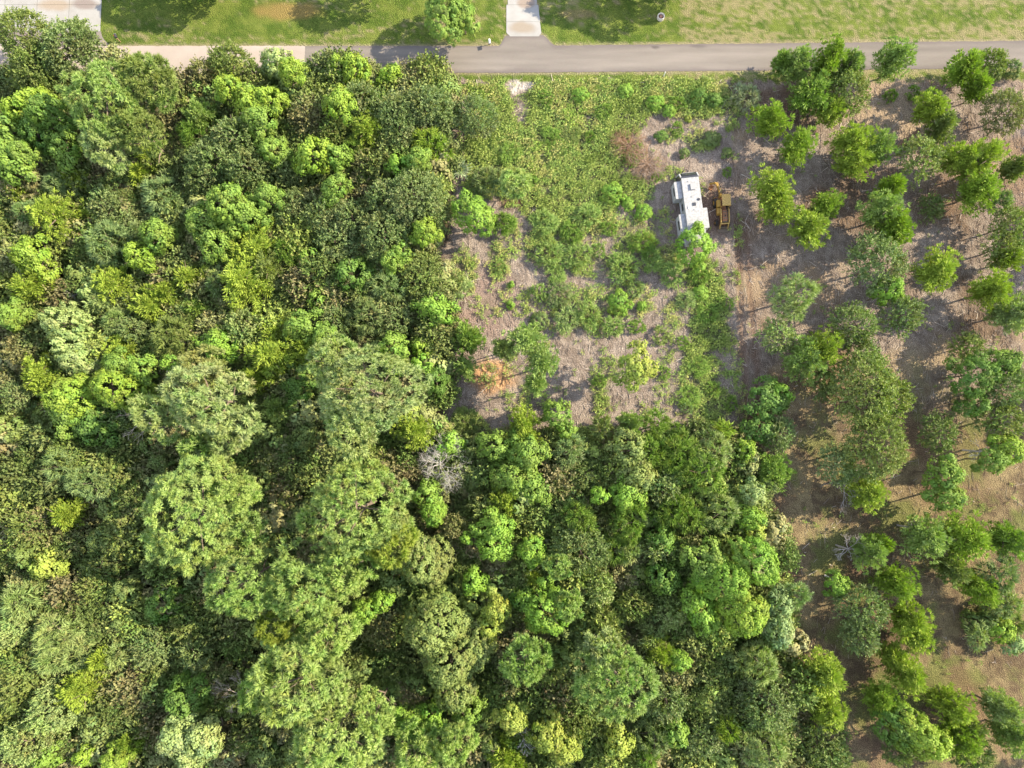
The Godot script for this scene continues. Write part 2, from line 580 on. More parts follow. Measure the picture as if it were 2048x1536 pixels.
func make_roads() -> void:
	var grit := noise_tex(0.09, 0.78, 1.0, 21, FastNoiseLite.TYPE_SIMPLEX, 5, 512)
	var m := paint(Color.WHITE, 0.85, 0, 0.3)
	m.vertex_color_use_as_albedo = true
	m.albedo_texture = grit
	m.uv1_triplanar = true
	m.uv1_world_triplanar = true
	m.uv1_scale = Vector3.ONE * 0.5
	var conc := m
	var road := func(x0: float, x1: float, lift: float):
		return func(u: float, v: float) -> Vector3:
			var x := lerpf(x0, x1, u)
			var z := lerpf(road_top(x) + 0.1 * nc.get_noise_2d(x, 7), road_low(x) + 0.1 * nc.get_noise_2d(x, 90), v)
			return Vector3(x, 0.03 + lift + 0.06 * sin(PI * v), z)
	var asphalt := func(p: Vector3) -> Color:
		var v := (p.z - road_top(p.x)) / (road_low(p.x) - road_top(p.x))
		var k := 0.5 + 0.35 * na.get_noise_2d(p.x * 0.5, p.z * 6.0) + 0.25 * nb.get_noise_2d(p.x * 0.4, p.z * 4)
		var c := mixc(Color(.125, .11, .10), Color(.235, .208, .188), k)
		c = mixc(c, Color(.12, .10, .10), 0.55 * (1.0 - sm(0.02, 0.16, minf(v, 1.0 - v) + 0.05 * nb.get_noise_2d(p.x, p.z))))
		c = mixc(c, Color(.06, .05, .05), 0.75 * spot(p.x, p.z, 20.41, -55.69, 0.65, 0.22))
		c = mixc(c, Color(.075, .06, .06), 0.6 * spot(p.x, p.z, 66.51, -54.87, 2.2, 0.5))
		return mixc(c, Color(.08, .07, .07), 0.5 * spot(p.x, p.z, 26.38, -55.83, 1.2, 0.25))
	var old := func(p: Vector3) -> Color:
		return mixc(Color(.30, .255, .225), Color(.40, .345, .31), 0.5 + 0.5 * na.get_noise_2d(p.x * 0.6, p.z * 4.0) + 0.3 * nb.get_noise_2d(p.x, p.z))
	var r := part(self, "road", sheet(road.call(-29.4, 110.0, 0.012), 420, 20, asphalt), m)
	tag(r, "dark asphalt road with an apron at the central driveway", "road", "", "structure")
	r = part(self, "road", sheet(road.call(-110.0, -29.4, 0.0), 220, 16, old), m)
	tag(r, "older pale road surface left of the dark asphalt", "road", "", "structure")
	var lot := part(self, "apron", sheet(func(u: float, v: float) -> Vector3:
		return Vector3(lerpf(-90, lerpf(-58.5, -57.1, v * v), u), 0.02 + 0.014 * v, lerpf(-58.05, -55.95, v)), 20, 8, func(p: Vector3) -> Color: return mixc(Color(.17, .145, .14), Color(.26, .23, .21), 0.5 + nb.get_noise_2d(p.x, p.z))), m)
	tag(lot, "asphalt strip joining the left driveway to the road", "road", "", "structure")
	# concrete driveways, slab by slab
	var stain := func(p: Vector3) -> Color:
		var k := 0.5 + 0.5 * nb.get_noise_2d(p.x * 0.9, p.z * 0.9) + 0.3 * nc.get_noise_2d(p.x, p.z)
		var c := mixc(Color(.27, .26, .25), Color(.34, .335, .33), k)
		c = mixc(c, Color(.25, .205, .16), 0.85 * spot(p.x, p.z, 1.28, -58.58, 2.1, 1.0))
		c = mixc(c, Color(.24, .185, .15), 0.85 * spot(p.x, p.z, 2.21, -62.30, 1.5, 1.0))
		c = mixc(c, Color(.28, .225, .175), 0.9 * spot(p.x, p.z, -65.14, -62.00, 2.6, 1.1))
		return mixc(c, Color(.20, .16, .145), 0.85 * spot(p.x, p.z, -60.86, -62.07, 2.2, 0.9))
	var d := thing("driveway", Vector3.ZERO)
	tag(d, "pale stained concrete driveway meeting the asphalt apron", "driveway", "", "structure")
	var slab := func(root: Node3D, z0: float, z1: float, l: Callable, rr: Callable, y: float):
		part(root, "slab", sheet(func(u: float, v: float) -> Vector3:
			var z := lerpf(z0, z1, v)
			return Vector3(lerpf(l.call(z), rr.call(z), u), y, z), 24, 24, stain), conc)
	for k in 4: slab.call(d, -78.0 + k * 4.0, -74.03 + k * 4.0, func(_z): return -0.6, func(_z): return 3.55, 0.05)
	slab.call(d, -62.0, -59.5, func(_z): return -0.8, func(z): return 3.75 + 0.1 * (z + 62.0), 0.062)
	slab.call(d, -59.48, -57.3, func(z): return -0.8 + 0.5 * pow(sm(-58.1, -57.3, z), 2), func(z): return 3.98 + 0.12 * (z + 59.5) - 0.4 * pow(sm(-58.0, -57.3, z), 2), 0.06)
	d = thing("driveway", Vector3.ZERO)
	tag(d, "wide pale concrete driveway in the corner above the pines", "driveway", "", "structure")
	for i in 4:
		for k in 5: slab.call(d, -78.0 + k * 4.0, -74.03 + k * 4.0 if k < 4 else -58.03, func(_z): return -58.6 - (i + 1) * 4.6, func(_z): return -58.63 - i * 4.6, 0.05)


# ---------------------------------------------------------------- ground cover
func make_cover() -> void:
	# one weed clump: leafy blades
	leaves_begin(301)
	for i in 48:
		var az := rf(0, TAU)
		var out := Vector3(cos(az), rf(0.5, 1.6), sin(az)).normalized()
		var q := Vector3(rf(-.2, .2), rf(0, .35), rf(-.2, .2)) + out * rf(0.05, 0.32)
		var a := (out + rd() * 0.7).normalized() * rf(0.1, 0.24)
		leaf(q, a, a.cross(rd()).normalized() * 0.045, tone())
	var clump := leaves_end()
	leaves_begin(302)
	for i in 14:
		var az := rf(0, TAU)
		var out := Vector3(cos(az), rf(0.8, 2.2), sin(az)).normalized()
		blade(Vector3(rf(-.12, .12), 0, rf(-.12, .12)), out * rf(0.12, 0.3), out.cross(rd()).normalized() * 0.016, tone())
	var tuft := leaves_end()
	var lm := paint(Color.WHITE, 0.7, 0, 0.3)
	lm.vertex_color_use_as_albedo = true
	lm.cull_mode = BaseMaterial3D.CULL_DISABLED
	lm.backlight_enabled = true
	lm.backlight = Color(.5, .55, .3)
	var list := []
	var tints := []
	var put := func(x: float, z: float, s: float, c: Color):
		list.append(Transform3D(Basis(Vector3.UP, rng.randf() * TAU).scaled(Vector3(s, s * rf(0.7, 1.3), s)), Vector3(x, height_at(x, z), z)))
		tints.append(c)
	rng.seed = 41
	var green := [Color(.22, .29, .07), Color(.33, .40, .11), Color(.255, .355, .095), Color(.42, .42, .15), Color(.28, .39, .085)]
	for i in 36000:
		var x := rf(-9, 32)
		var z := rf(-51.4, 0)
		var w := weed_at(x, z)
		w *= 0.62 + 0.9 * nc.get_noise_2d(x * 0.35, z * 0.35)
		if w < 0.1 or rng.randf() > w * 1.2: continue
		var hue := nb.get_noise_2d(x * 0.35, z * 0.35) * 2.2 + rf(-.6, .6)
		put.call(x, z, rf(0.6, 1.25) * (0.75 + 0.5 * w), green[clampi(int(2.2 + hue * 1.6), 0, 4)] * rf(0.85, 1.2))
	for i in 2600:   # single weeds between the patches and in the field
		var x := rf(-9, 74)
		var z := rf(-51, 40)
		if wood_at(x, z) > 0.3 or nb.get_noise_2d(x * 0.7, z * 0.7) < 0.12: continue
		put.call(x, z, rf(0.4, 0.9), green[rng.randi() % 5] * rf(0.8, 1.1))
	copies("weeds", clump, lm, list, tints, "thick green weeds and vines over the clearing", "weeds")
	list = []
	tints = []
	rng.seed = 42
	for i in 60000:
		var x := rf(-76, 76)
		var z := rf(-70, -51.2)
		if x < -58.4 and z < -55.8 or z > road_top(x) - 0.1 and z < road_low(x) + 0.05 or x > -1.0 and x < 4.5 and z < -55: continue
		put.call(x, z, rf(0.35, 0.8), ground_at(x, z) * rf(0.9, 1.3))
	for i in 70000:
		var x := rf(33, 76)
		var z := rf(-16, 46)
		var k := sm(-14.0, 2.0, z)
		if wood_at(x, z) > 0.5 or rng.randf() > k * (0.8 + 1.2 * nb.get_noise_2d(x * 0.6, z * 0.6 + 50)): continue
		put.call(x, z, rf(0.5, 1.2), mixc(Color(.36, .29, .14), Color(.19, .22, .06), clampf(rf(-.3, .6) + 1.5 * nb.get_noise_2d(x * 0.6, z * 0.6 + 50), 0, 1)) * rf(0.65, 1.2))
	for i in 12000:
		var x := rf(-10, 74)
		var z := rf(-51.9, -50.2) - 0.0095 * maxf(0, x)
		put.call(x, z, rf(0.7, 1.3), mixc(Color(.2, .30, .06), Color(.32, .34, .1), rf(0, 1)))
	copies("grass", tuft, lm, list, tints, "short lawn and field grass with dry tan streaks", "grass")
	# wood chips and sticks
	var st := SurfaceTool.new()
	st.begin(Mesh.PRIMITIVE_TRIANGLES)
	tube(st, Vector3(-0.5, 0.02, 0), Vector3(0.5, 0.03, 0), 0.03, 0.018, 4)
	var stick := st.commit()
	list = []
	tints = []
	rng.seed = 43
	for i in 32000:
		var x := rf(-9, 75)
		var z := rf(-51, 30)
		if wood_at(x, z) > 0.4 or z > -4 and rng.randf() < 0.8 or nc.get_noise_2d(x * 0.4, z * 0.4) < -0.15: continue
		var s := rf(0.12, 0.6) if rng.randf() < 0.95 else rf(0.8, 2.0)
		list.append(Transform3D(Basis.from_euler(Vector3(rf(-.2, .2), rng.randf() * TAU, rf(-.25, .25))).scaled(Vector3(s, rf(.7, 1.5), rf(.7, 1.5))), Vector3(x, height_at(x, z) + 0.02, z)))
		tints.append(mixc(Color(.13, .09, .07), Color(.50, .43, .37), pow(rng.randf(), 0.8)))
	var sm_ := paint(Color.WHITE, 0.9, 0, 0.2)
	sm_.vertex_color_use_as_albedo = true
	copies("wood_chips", stick, sm_, list, tints, "grey and tan chipped wood and sticks over bare ground", "wood chips")
	# low growth under the trees of the wood
	list = []
	tints = []
	rng.seed = 44
	var low := [Color(.14, .18, .06), Color(.17, .215, .065), Color(.15, .22, .06), Color(.2, .22, .09), Color(.23, .29, .075), Color(.2, .19, .09)]
	for i in 5200:
		var x := rf(-80, 40)
		var z := rf(-51, 52)
		if wood_at(x, z) < 0.6: continue
		var s := rf(0.7, 1.7)
		list.append(Transform3D(Basis(Vector3.UP, rng.randf() * TAU).scaled(Vector3(s, s * rf(0.8, 1.5), s)), Vector3(x, rf(0.2, 2.0) * s, z)))
		tints.append(low[rng.randi() % 6] * rf(0.8, 1.25))
	copies("undergrowth", protos["F"][0][2], lm, list.slice(0, 2600), tints.slice(0, 2600), "dense low growth filling the wood between its trees", "undergrowth")
	copies("undergrowth", protos["O"][0][2], lm, list.slice(2600), tints.slice(2600), "rounder leafy growth low between the trees of the wood", "undergrowth")
	# the same wood going on past what can be told apart
	for k in [["O", 4], ["F", 3], ["P", 2], ["C", 3]]:
		list = []
		tints = []
		rng.seed = 50 + k[1] + k[0].unicode_at(0)
		for i in 420:
			var x := rf(-125, 125)
			var z := rf(-52, 95)
			if x > -84 and x < 84 and z < 57 or x > 30 and rng.randf() < 0.55: continue
			var s := rf(0.8, 1.3)
			list.append(Transform3D(Basis(Vector3.UP, rng.randf() * TAU).scaled(Vector3(s, s, s)), Vector3(x, {"O": 6.0, "F": 5.0, "P": 13.0, "C": 1.0}[k[0]], z)))
			tints.append([Color(.1, .17, .03), Color(.12, .14, .05), Color(.17, .23, .04)][rng.randi() % 3])
		copies("woodland", protos[k[0]][k[1]][2], lm, list, tints, "the wood going on beyond the edges of the view", "woodland")


# ---------------------------------------------------------------- bare trees and brush
func fork(st: SurfaceTool, p: Vector3, d: Vector3, len: float, r: float, depth: int, droop: float, tw: SurfaceTool) -> void:
	var q := p + d * len
	tube(st if r > 0.035 else tw, p, q, r, r * 0.68, 5 if r > 0.05 else 3)
	if depth == 0: return
	var n := 3 if rng.randf() < 0.6 else 2
	for i in n:
		var e := (d + rd() * 0.75 + Vector3(0, -droop, 0)).normalized()
		fork(st, q, e, len * rf(0.6, 0.86), r * rf(0.5, 0.68), depth - 1, droop, tw)
	if rng.randf() < 0.5: fork(st, p.lerp(q, rf(0.3, 0.7)), (d + rd() * 1.1).normalized(), len * 0.55, r * 0.4, maxi(0, depth - 2), droop, tw)


func bare_tree(called: String, at: Vector3, height: float, reach: float, c: Color, sd: int, boughs: int, depth: int, label: String, category: String) -> void:
	rng.seed = sd
	var root := thing(called, at)
	tag(root, label, category)
	var st := SurfaceTool.new()
	st.begin(Mesh.PRIMITIVE_TRIANGLES)
	var tw := SurfaceTool.new()
	tw.begin(Mesh.PRIMITIVE_TRIANGLES)
	var top := Vector3(rf(-.2, .2), height * 0.62, rf(-.2, .2))
	tube(st, Vector3(0, -0.1, 0), top, 0.13, 0.08, 7)
	for i in boughs:
		var az := i * TAU / boughs + rf(-0.4, 0.4)
		var d := Vector3(cos(az), rf(0.25, 0.9), sin(az)).normalized()
		fork(st, top * rf(0.8, 1.0), d, reach * rf(0.26, 0.44), rf(0.035, 0.06), depth, 0.03, tw)
	var m := paint(c, 0.8, 0, 0.3)
	part(root, "trunk", st.commit(), m)
	part(root, "twigs", tw.commit(), m)


func brush_pile(at: Vector3, reach: float, lift: float, c: Color, sd: int, label: String) -> void:
	rng.seed = sd
	var root := thing("brush_pile", at)
	tag(root, label, "brush pile", "heaps of cut brush")
	for k in 2:
		var st := SurfaceTool.new()
		st.begin(Mesh.PRIMITIVE_TRIANGLES)
		for i in 26:
			var az := rf(0, TAU)
			var d := Vector3(cos(az), rf(0.05, 0.6), sin(az)).normalized()
			fork(st, Vector3(rf(-.35, .35), rf(0.1, lift), rf(-.35, .35)), d, reach * rf(0.3, 0.48), rf(0.022, 0.045), 3, 0.12, st)
		part(root, ["branches", "dry_twigs"][k], st.commit(), paint(c if k == 0 else c * Color(.8, .68, .55), 0.9, 0, 0.2))


func branch_litter(called: String, at: Vector3, reach: float, n: int, c: Color, sd: int, label: String) -> void:
	rng.seed = sd
	var st := SurfaceTool.new()
	st.begin(Mesh.PRIMITIVE_TRIANGLES)
	for i in n:
		var az := rf(0, TAU)
		fork(st, Vector3(rf(-.4, .4), rf(0.05, .3), rf(-.4, .4)), Vector3(cos(az), rf(0.0, 0.25), sin(az)).normalized(), reach * rf(0.35, 0.5), 0.035, 2, 0.05, st)
	var o := part(self, called, st.commit(), paint(c, 0.85, 0, 0.3), at)
	tag(o, label, "branches")


func log_at(a: Vector3, b: Vector3, r: float, c: Color, label: String) -> void:
	var root := thing("log", a)
	tag(root, label, "log")
	var st := SurfaceTool.new()
	st.begin(Mesh.PRIMITIVE_TRIANGLES)
	tube(st, Vector3.ZERO, b - a, r, r * 0.8, 9)
	part(root, "bark", st.commit(), paint(c, 0.85, 0, 0.2))
	var e := (b - a).normalized()
	for k in 2:
		var o := part(root, "cut_end", cyl(r * 0.97 if k == 0 else r * 0.78, r * 0.97 if k == 0 else r * 0.78, 0.03, 10), paint(Color(.6, .47, .32), 0.9), Vector3.ZERO if k == 0 else b - a)
		o.basis = Basis(Quaternion(Vector3.UP, e))


func yucca(at: Vector3) -> void:
	leaves_begin(77)
	for i in 90:
		var az := i * 2.39996
		var up := lerpf(0.15, 1.5, i / 90.0)
		var d := Vector3(cos(az), up * rf(0.8, 1.2), sin(az)).normalized()
		var len := rf(1.3, 2.1)
		var side := d.cross(Vector3.UP).normalized() * 0.1
		blade(Vector3(0, 0.8, 0), d * len, side, Color(.2, .28, .14) * rf(0.7, 1.3))
		blade(Vector3(0, 0.81, 0) + d * len * 0.5 + Vector3(0, 0.012, 0), d * len * 0.5 + Vector3(0, -0.1, 0), side * 0.6, Color(.42, .48, .3) * rf(0.8, 1.2))
	var root := thing("yucca", at)
	tag(root, "spiky yucca rosette of stiff pale-edged blades above the round bright tree", "plant")
	var m := paint(Color.WHITE, 0.5)
	m.vertex_color_use_as_albedo = true
	part(root, "leaves", leaves_end(), m)
	part(root, "stem", cyl(0.16, 0.1, 0.95, 8), bark, Vector3(0, 0.42, 0))


# ---------------------------------------------------------------- trailer, backhoe, small things
func trailer(at: Vector3, turn: float) -> void:   # long axis along z, hitch towards -z
	var white := paint(Color(.33, .33, .33), 0.5)
	var roof := paint(Color(.275, .275, .285), 0.6)
	roof.albedo_texture = noise_tex(0.02, 0.86, 1.0, 33)
	roof.uv1_triplanar = true
	roof.uv1_scale = Vector3.ONE * 0.25
	var dark := paint(Color(.035, .037, .045), 0.25)
	var grey := paint(Color(.22, .22, .23), 0.6)
	var black := paint(Color(.02, .02, .02), 0.8)
	var glass := paint(Color(.03, .035, .04), 0.08, 0, 0.6)
	var trim := paint(Color(.45, .45, .46), 0.4)
	var root := thing("travel_trailer", at, turn)
	tag(root, "long white travel trailer with slide-outs, half under the bright green tree", "trailer")
	var side := PackedVector2Array([Vector2(-4.75, .75), Vector2(4.9, .75), Vector2(5.0, 1.0), Vector2(5.0, 3.25), Vector2(4.85, 3.42), Vector2(-3.85, 3.42), Vector2(-3.85, .75)])
	side = PackedVector2Array([Vector2(-3.85, .7), Vector2(4.9, .7), Vector2(5.0, .9), Vector2(5.0, 3.25), Vector2(4.85, 3.4), Vector2(-3.85, 3.4)])
	part(root, "body", extruded(side, 2.32), white, Vector3.ZERO, Vector3(0, -90, 0))
	var rf_ := part(root, "roof", box(2.36, 0.06, 8.75), roof, Vector3(0, 3.43, 0.5))
	var cap := part(root, "front_cap", extruded(PackedVector2Array([Vector2(-5.0, .75), Vector2(-3.853, .75), Vector2(-3.853, 3.38), Vector2(-4.15, 3.36), Vector2(-4.75, 2.75), Vector2(-5.02, 1.9)]), 2.4), dark, Vector3.ZERO, Vector3(0, -90, 0))
	part(cap, "windscreen", box(0.03, 0.7, 1.9), glass, Vector3(-4.52, 3.09, 0), Vector3(0, 0, -44.5))
	part(root, "marker_strip", box(1.7, 0.06, 0.14), white, Vector3(0.05, 2.62, -4.86), Vector3(-60, 0, 0))
	for s in [-1.0, 1.0]: part(root, "corner_post", extruded(PackedVector2Array([Vector2(-4.98, .9), Vector2(-4.85, .9), Vector2(-4.6, 2.7), Vector2(-4.0, 3.3), Vector2(-4.1, 3.4), Vector2(-4.75, 2.85)]), 0.16), white, Vector3(s * 1.2, 0, 0), Vector3(0, -90, 0))
	for e in [[-1.66, -2.45, 2.3, .86], [-1.6, 2.25, 2.6, .8], [1.52, 1.75, 2.7, .72]]:
		var so := part(root, "slide_out", box(e[3], 2.0, e[2]), white, Vector3(e[0], 1.95, e[1]))
		part(so, "slide_roof", box(e[3] + 0.04, 0.05, e[2] + 0.08), roof, Vector3(0, 1.025, 0))
		part(so, "window", box(0.03, 0.6, e[2] * 0.5), glass, Vector3(signf(e[0]) * (e[3] / 2 + 0.006), 0.35, 0))
		part(so, "stripe", box(0.02, 0.16, e[2] * 0.96), grey, Vector3(signf(e[0]) * (e[3] / 2 + 0.004), -0.55, 0))
	part(root, "air_conditioner", box(0.6, 0.26, 0.85), grey, Vector3(0.15, 3.59, -2.55))
	part(root, "fan_vent", cyl(0.19, 0.17, 0.12, 20), dark, Vector3(0.78, 3.52, -0.75))
	part(root, "hatch", box(0.42, 0.1, 0.42), dark, Vector3(0.1, 3.51, -0.15))
	part(root, "skylight", box(0.34, 0.08, 0.4), paint(Color(.62, .63, .62), 0.2), Vector3(-0.62, 3.5, 0.25))
	for p in [[-0.35, -3.35], [-0.1, -1.2], [0.0, 0.6]]: part(root, "pipe_cap", cyl(0.06, 0.05, 0.14, 10), grey, Vector3(p[0], 3.53, p[1]))
	for z in [-0.2, 3.9]: part(root, "window", box(0.03, 0.55, 0.9), glass, Vector3(-1.236, 2.3, z))
	part(root, "door", box(0.04, 1.85, 0.7), trim, Vector3(1.235, 1.75, -1.8))
	part(root, "stripe", box(2.49, 0.14, 8.6), trim, Vector3(0, 1.2, 0.45))
	for s in [-1.0, 1.0]:
		for z in [0.9, 1.75]:
			var w := part(root, "wheel", cyl(0.36, 0.36, 0.24, 18), black, Vector3(s * 1.08, 0.36, z), Vector3(0, 0, 90))
			part(w, "rim", cyl(0.2, 0.2, 0.26, 14), trim, Vector3.ZERO)
		part(root, "tongue_bar", box(0.09, 0.12, 1.5), black, Vector3(s * 0.38, 0.62, -5.25), Vector3(0, -s * 28, 0))
		part(root, "jack", box(0.1, 0.62, 0.1), black, Vector3(s * 1.0, 0.36, 4.5))
	part(root, "gas_bottle", cyl(0.17, 0.15, 0.55, 14), dark, Vector3(-0.17, 0.95, -5.25))
	part(root, "gas_bottle", cyl(0.17, 0.15, 0.55, 14), dark, Vector3(0.17, 0.95, -5.25))
	part(root, "hitch", cyl(0.06, 0.06, 0.75, 8), black, Vector3(0, 0.4, -5.85))


func backhoe(at: Vector3, turn: float) -> void:   # loader towards +z, digging arm towards -z
	var yel := paint(Color(.40, .24, .045), 0.65)
	yel.albedo_texture = noise_tex(0.03, 0.6, 1.0, 51)
	yel.uv1_triplanar = true
	yel.uv1_scale = Vector3.ONE * 0.6
	var pale := paint(Color(.46, .30, .09), 0.7)
	pale.albedo_texture = noise_tex(0.025, 0.62, 1.0, 52)
	pale.uv1_triplanar = true
	pale.uv1_scale = Vector3.ONE * 0.5
	var rust := paint(Color(.19, .085, .04), 0.85)
	var black := paint(Color(.022, .02, .019), 0.85)
	var steel := paint(Color(.10, .075, .055), 0.7)
	var root := thing("backhoe_loader", at, turn)
	tag(root, "old yellow backhoe loader with a flat canopy and folded digging arm beside the trailer", "backhoe")
	part(root, "chassis", box(0.75, 0.5, 4.0), rust, Vector3(0.1, 0.75, 0.6))
	var hood := part(root, "engine", box(0.6, 0.62, 1.55), rust, Vector3(0.15, 1.3, 1.55))
	for k in 4: part(hood, "fin", box(0.5, 0.05, 0.09), steel, Vector3(0, 0.335, -0.55 + k * 0.33))
	part(hood, "filler_cap", cyl(0.09, 0.09, 0.14, 12), black, Vector3(0.04, 0.37, 0.02))
	part(hood, "exhaust", cyl(0.045, 0.045, 0.7, 10), black, Vector3(0.36, 0.5, -0.6))
	var can := part(root, "canopy", box(1.18, 0.07, 1.62), pale, Vector3(0.22, 2.45, -0.35))
	for s in [[-0.32, -1.1], [0.76, -1.1], [-0.32, 0.4], [0.76, 0.4]]: part(root, "canopy_post", box(0.07, 1.6, 0.07), yel, Vector3(s[0], 1.63, s[1]))
	part(can, "rim", box(1.2, 0.05, 0.06), yel, Vector3(0, 0.035, 0.8))
	part(root, "side_tank", box(0.46, 0.55, 0.95), yel, Vector3(-0.62, 1.5, -0.15))
	part(root, "fender", extruded(PackedVector2Array([Vector2(-0.5, 0.0), Vector2(0.6, 0.0), Vector2(0.42, 0.4), Vector2(-0.3, 0.48)]), 0.45), yel, Vector3(-0.6, 1.0, 0.75), Vector3(0, -90, 0))
	part(root, "seat", box(0.45, 0.5, 0.4), black, Vector3(0.2, 1.35, -0.4))
	for w in [[-0.82, -0.55, .62, .38], [1.0, -0.55, .62, .38], [-0.75, 2.2, .38, .3], [0.95, 2.2, .38, .3]]:
		var o := part(root, "wheel", cyl(w[2], w[2], w[3], 20), black, Vector3(w[0], w[2], w[1]), Vector3(0, 0, 90))
		part(o, "rim", cyl(w[2] * 0.5, w[2] * 0.5, w[3] + 0.03, 14), yel, Vector3.ZERO)
	for s in [-0.36, 0.74]:
		part(root, "loader_arm", extruded(PackedVector2Array([Vector2(0.5, 1.5), Vector2(0.7, 1.75), Vector2(2.45, 1.55), Vector2(3.15, 0.55), Vector2(2.95, 0.45), Vector2(2.3, 1.33)]), 0.13), pale, Vector3(s, 0, 0), Vector3(0, -90, 0))
	part(root, "cross_bar", box(1.1, 0.13, 0.14), pale, Vector3(0.19, 1.42, 2.62))
	part(root, "bucket", extruded(PackedVector2Array([Vector2(2.95, 0.08), Vector2(3.5, 0.1), Vector2(3.5, 0.16), Vector2(3.02, 0.2), Vector2(2.98, 0.75), Vector2(2.88, 0.75)]), 1.5), steel, Vector3(0.2, 0, 0), Vector3(0, -90, 0))
	part(root, "grille", box(0.7, 0.75, 0.08), steel, Vector3(0.15, 1.2, 2.37))
	# digging arm
	part(root, "swing_post", box(0.4, 0.8, 0.35), yel, Vector3(-0.1, 0.9, -1.35))
	var boom := PackedVector2Array([Vector2(0, -.12), Vector2(0.75, .05), Vector2(1.75, -.1), Vector2(1.8, .1), Vector2(0.8, .38), Vector2(-0.05, .12)])
	var b := part(root, "boom", extruded(boom, 0.3), yel, Vector3(-0.22, 1.25, -1.4), Vector3(0, 107, 12))
	part(b, "cylinder", cyl(0.06, 0.06, 1.1, 10), steel, Vector3(0.8, 0.45, 0), Vector3(0, 0, 82))
	part(root, "stick", extruded(PackedVector2Array([Vector2(-.2, 0), Vector2(1.1, -.07), Vector2(1.1, .08), Vector2(0, .26)]), 0.22), yel, Vector3(-0.78, 1.55, -3.0), Vector3(0, 158, -50))
	part(root, "dig_bucket", extruded(PackedVector2Array([Vector2(-.3, 0), Vector2(.2, -.1), Vector2(.35, .3), Vector2(.28, .36), Vector2(.12, .05), Vector2(-.22, .12)]), 0.5), rust, Vector3(-1.25, 0.4, -2.75), Vector3(0, 60, 0))
	for s in [-0.75, 0.95]: part(root, "stabiliser", box(0.12, 0.75, 0.14), rust, Vector3(s, 0.45, -1.3), Vector3(0, 0, s * 25))


func mailbox(at: Vector3, turn: float, box_c: Color, flag: Color, label: String) -> void:
	var root := thing("mailbox", at, turn)
	tag(root, label, "mailbox")
	var wood := paint(Color(.30, .20, .12), 0.9)
	part(root, "post", box(0.11, 1.15, 0.11), wood, Vector3(0, 0.55, 0))
	part(root, "arm", box(0.1, 0.09, 0.6), wood, Vector3(0, 1.0, 0.15))
	var hull := PackedVector2Array([Vector2(-.16, 0)])
	for i in 9: hull.append(Vector2(-.16 * cos(PI * i / 8.0), 0.17 + .16 * sin(PI * i / 8.0)))
	hull.append(Vector2(.16, 0))
	var m := part(root, "box", extruded(hull, 0.55), paint(box_c, 0.4), Vector3(0, 1.06, 0.2))
	part(m, "door", box(0.28, 0.28, 0.02), paint(Color(.7, .7, .7), 0.4), Vector3(0, 0.16, 0.285))
	part(m, "flag", box(0.02, 0.2, 0.09), paint(flag, 0.5), Vector3(0.175, 0.27, 0.05))


func small_things() -> void:
	mailbox(Vector3(-55.70, 0, -56.50), 200, Color(.03, .03, .035), Color(.5, .04, .03), "black mailbox on a leaning post beside the left driveway")
	mailbox(Vector3(-3.20, 0, -56.13), 10, Color(.55, .55, .55), Color(.5, .04, .03), "pale grey mailbox on a post left of the central driveway")
	var ring := thing("well_ring", Vector3(21.18, 0, -60.06))
	tag(ring, "round pale concrete ring with a reddish middle on the lawn", "ring")
	var st := SurfaceTool.new()
	st.begin(Mesh.PRIMITIVE_TRIANGLES)
	st.set_smooth_group(-1)
	var prof := [Vector2(.52, 0), Vector2(.52, .5), Vector2(.49, .53), Vector2(.41, .53), Vector2(.38, .5), Vector2(.38, .1)]
	for i in 28:
		for k in prof.size() - 1:
			var a: Vector2 = prof[k]
			var b: Vector2 = prof[k + 1]
			var t0 := TAU * i / 28.0
			var t1 := TAU * (i + 1) / 28.0
			var q := [Vector3(a.x * cos(t0), a.y, a.x * sin(t0)), Vector3(b.x * cos(t0), b.y, b.x * sin(t0)), Vector3(b.x * cos(t1), b.y, b.x * sin(t1)), Vector3(a.x * cos(t1), a.y, a.x * sin(t1))]
			for n in [0, 1, 2, 0, 2, 3]: st.add_vertex(q[n])
	st.generate_normals()
	part(ring, "wall", st.commit(), paint(Color(.55, .49, .42), 0.9))
	part(ring, "fill", cyl(.3, .2, .3, 18), paint(Color(.34, .17, .12), 0.9), Vector3(0, 0.3, 0))
	var post := thing("marker_post", Vector3(21.48, 0, -51.41))
	tag(post, "slim white marker post at the grassy edge of the road", "post")
	part(post, "pole", cyl(0.055, 0.05, 1.3, 10), paint(Color(.8, .8, .8), 0.5), Vector3(0, 0.62, 0))
	part(post, "cap", cyl(0.06, 0.03, 0.06, 10), paint(Color(.75, .75, .75), 0.5), Vector3(0, 1.3, 0))


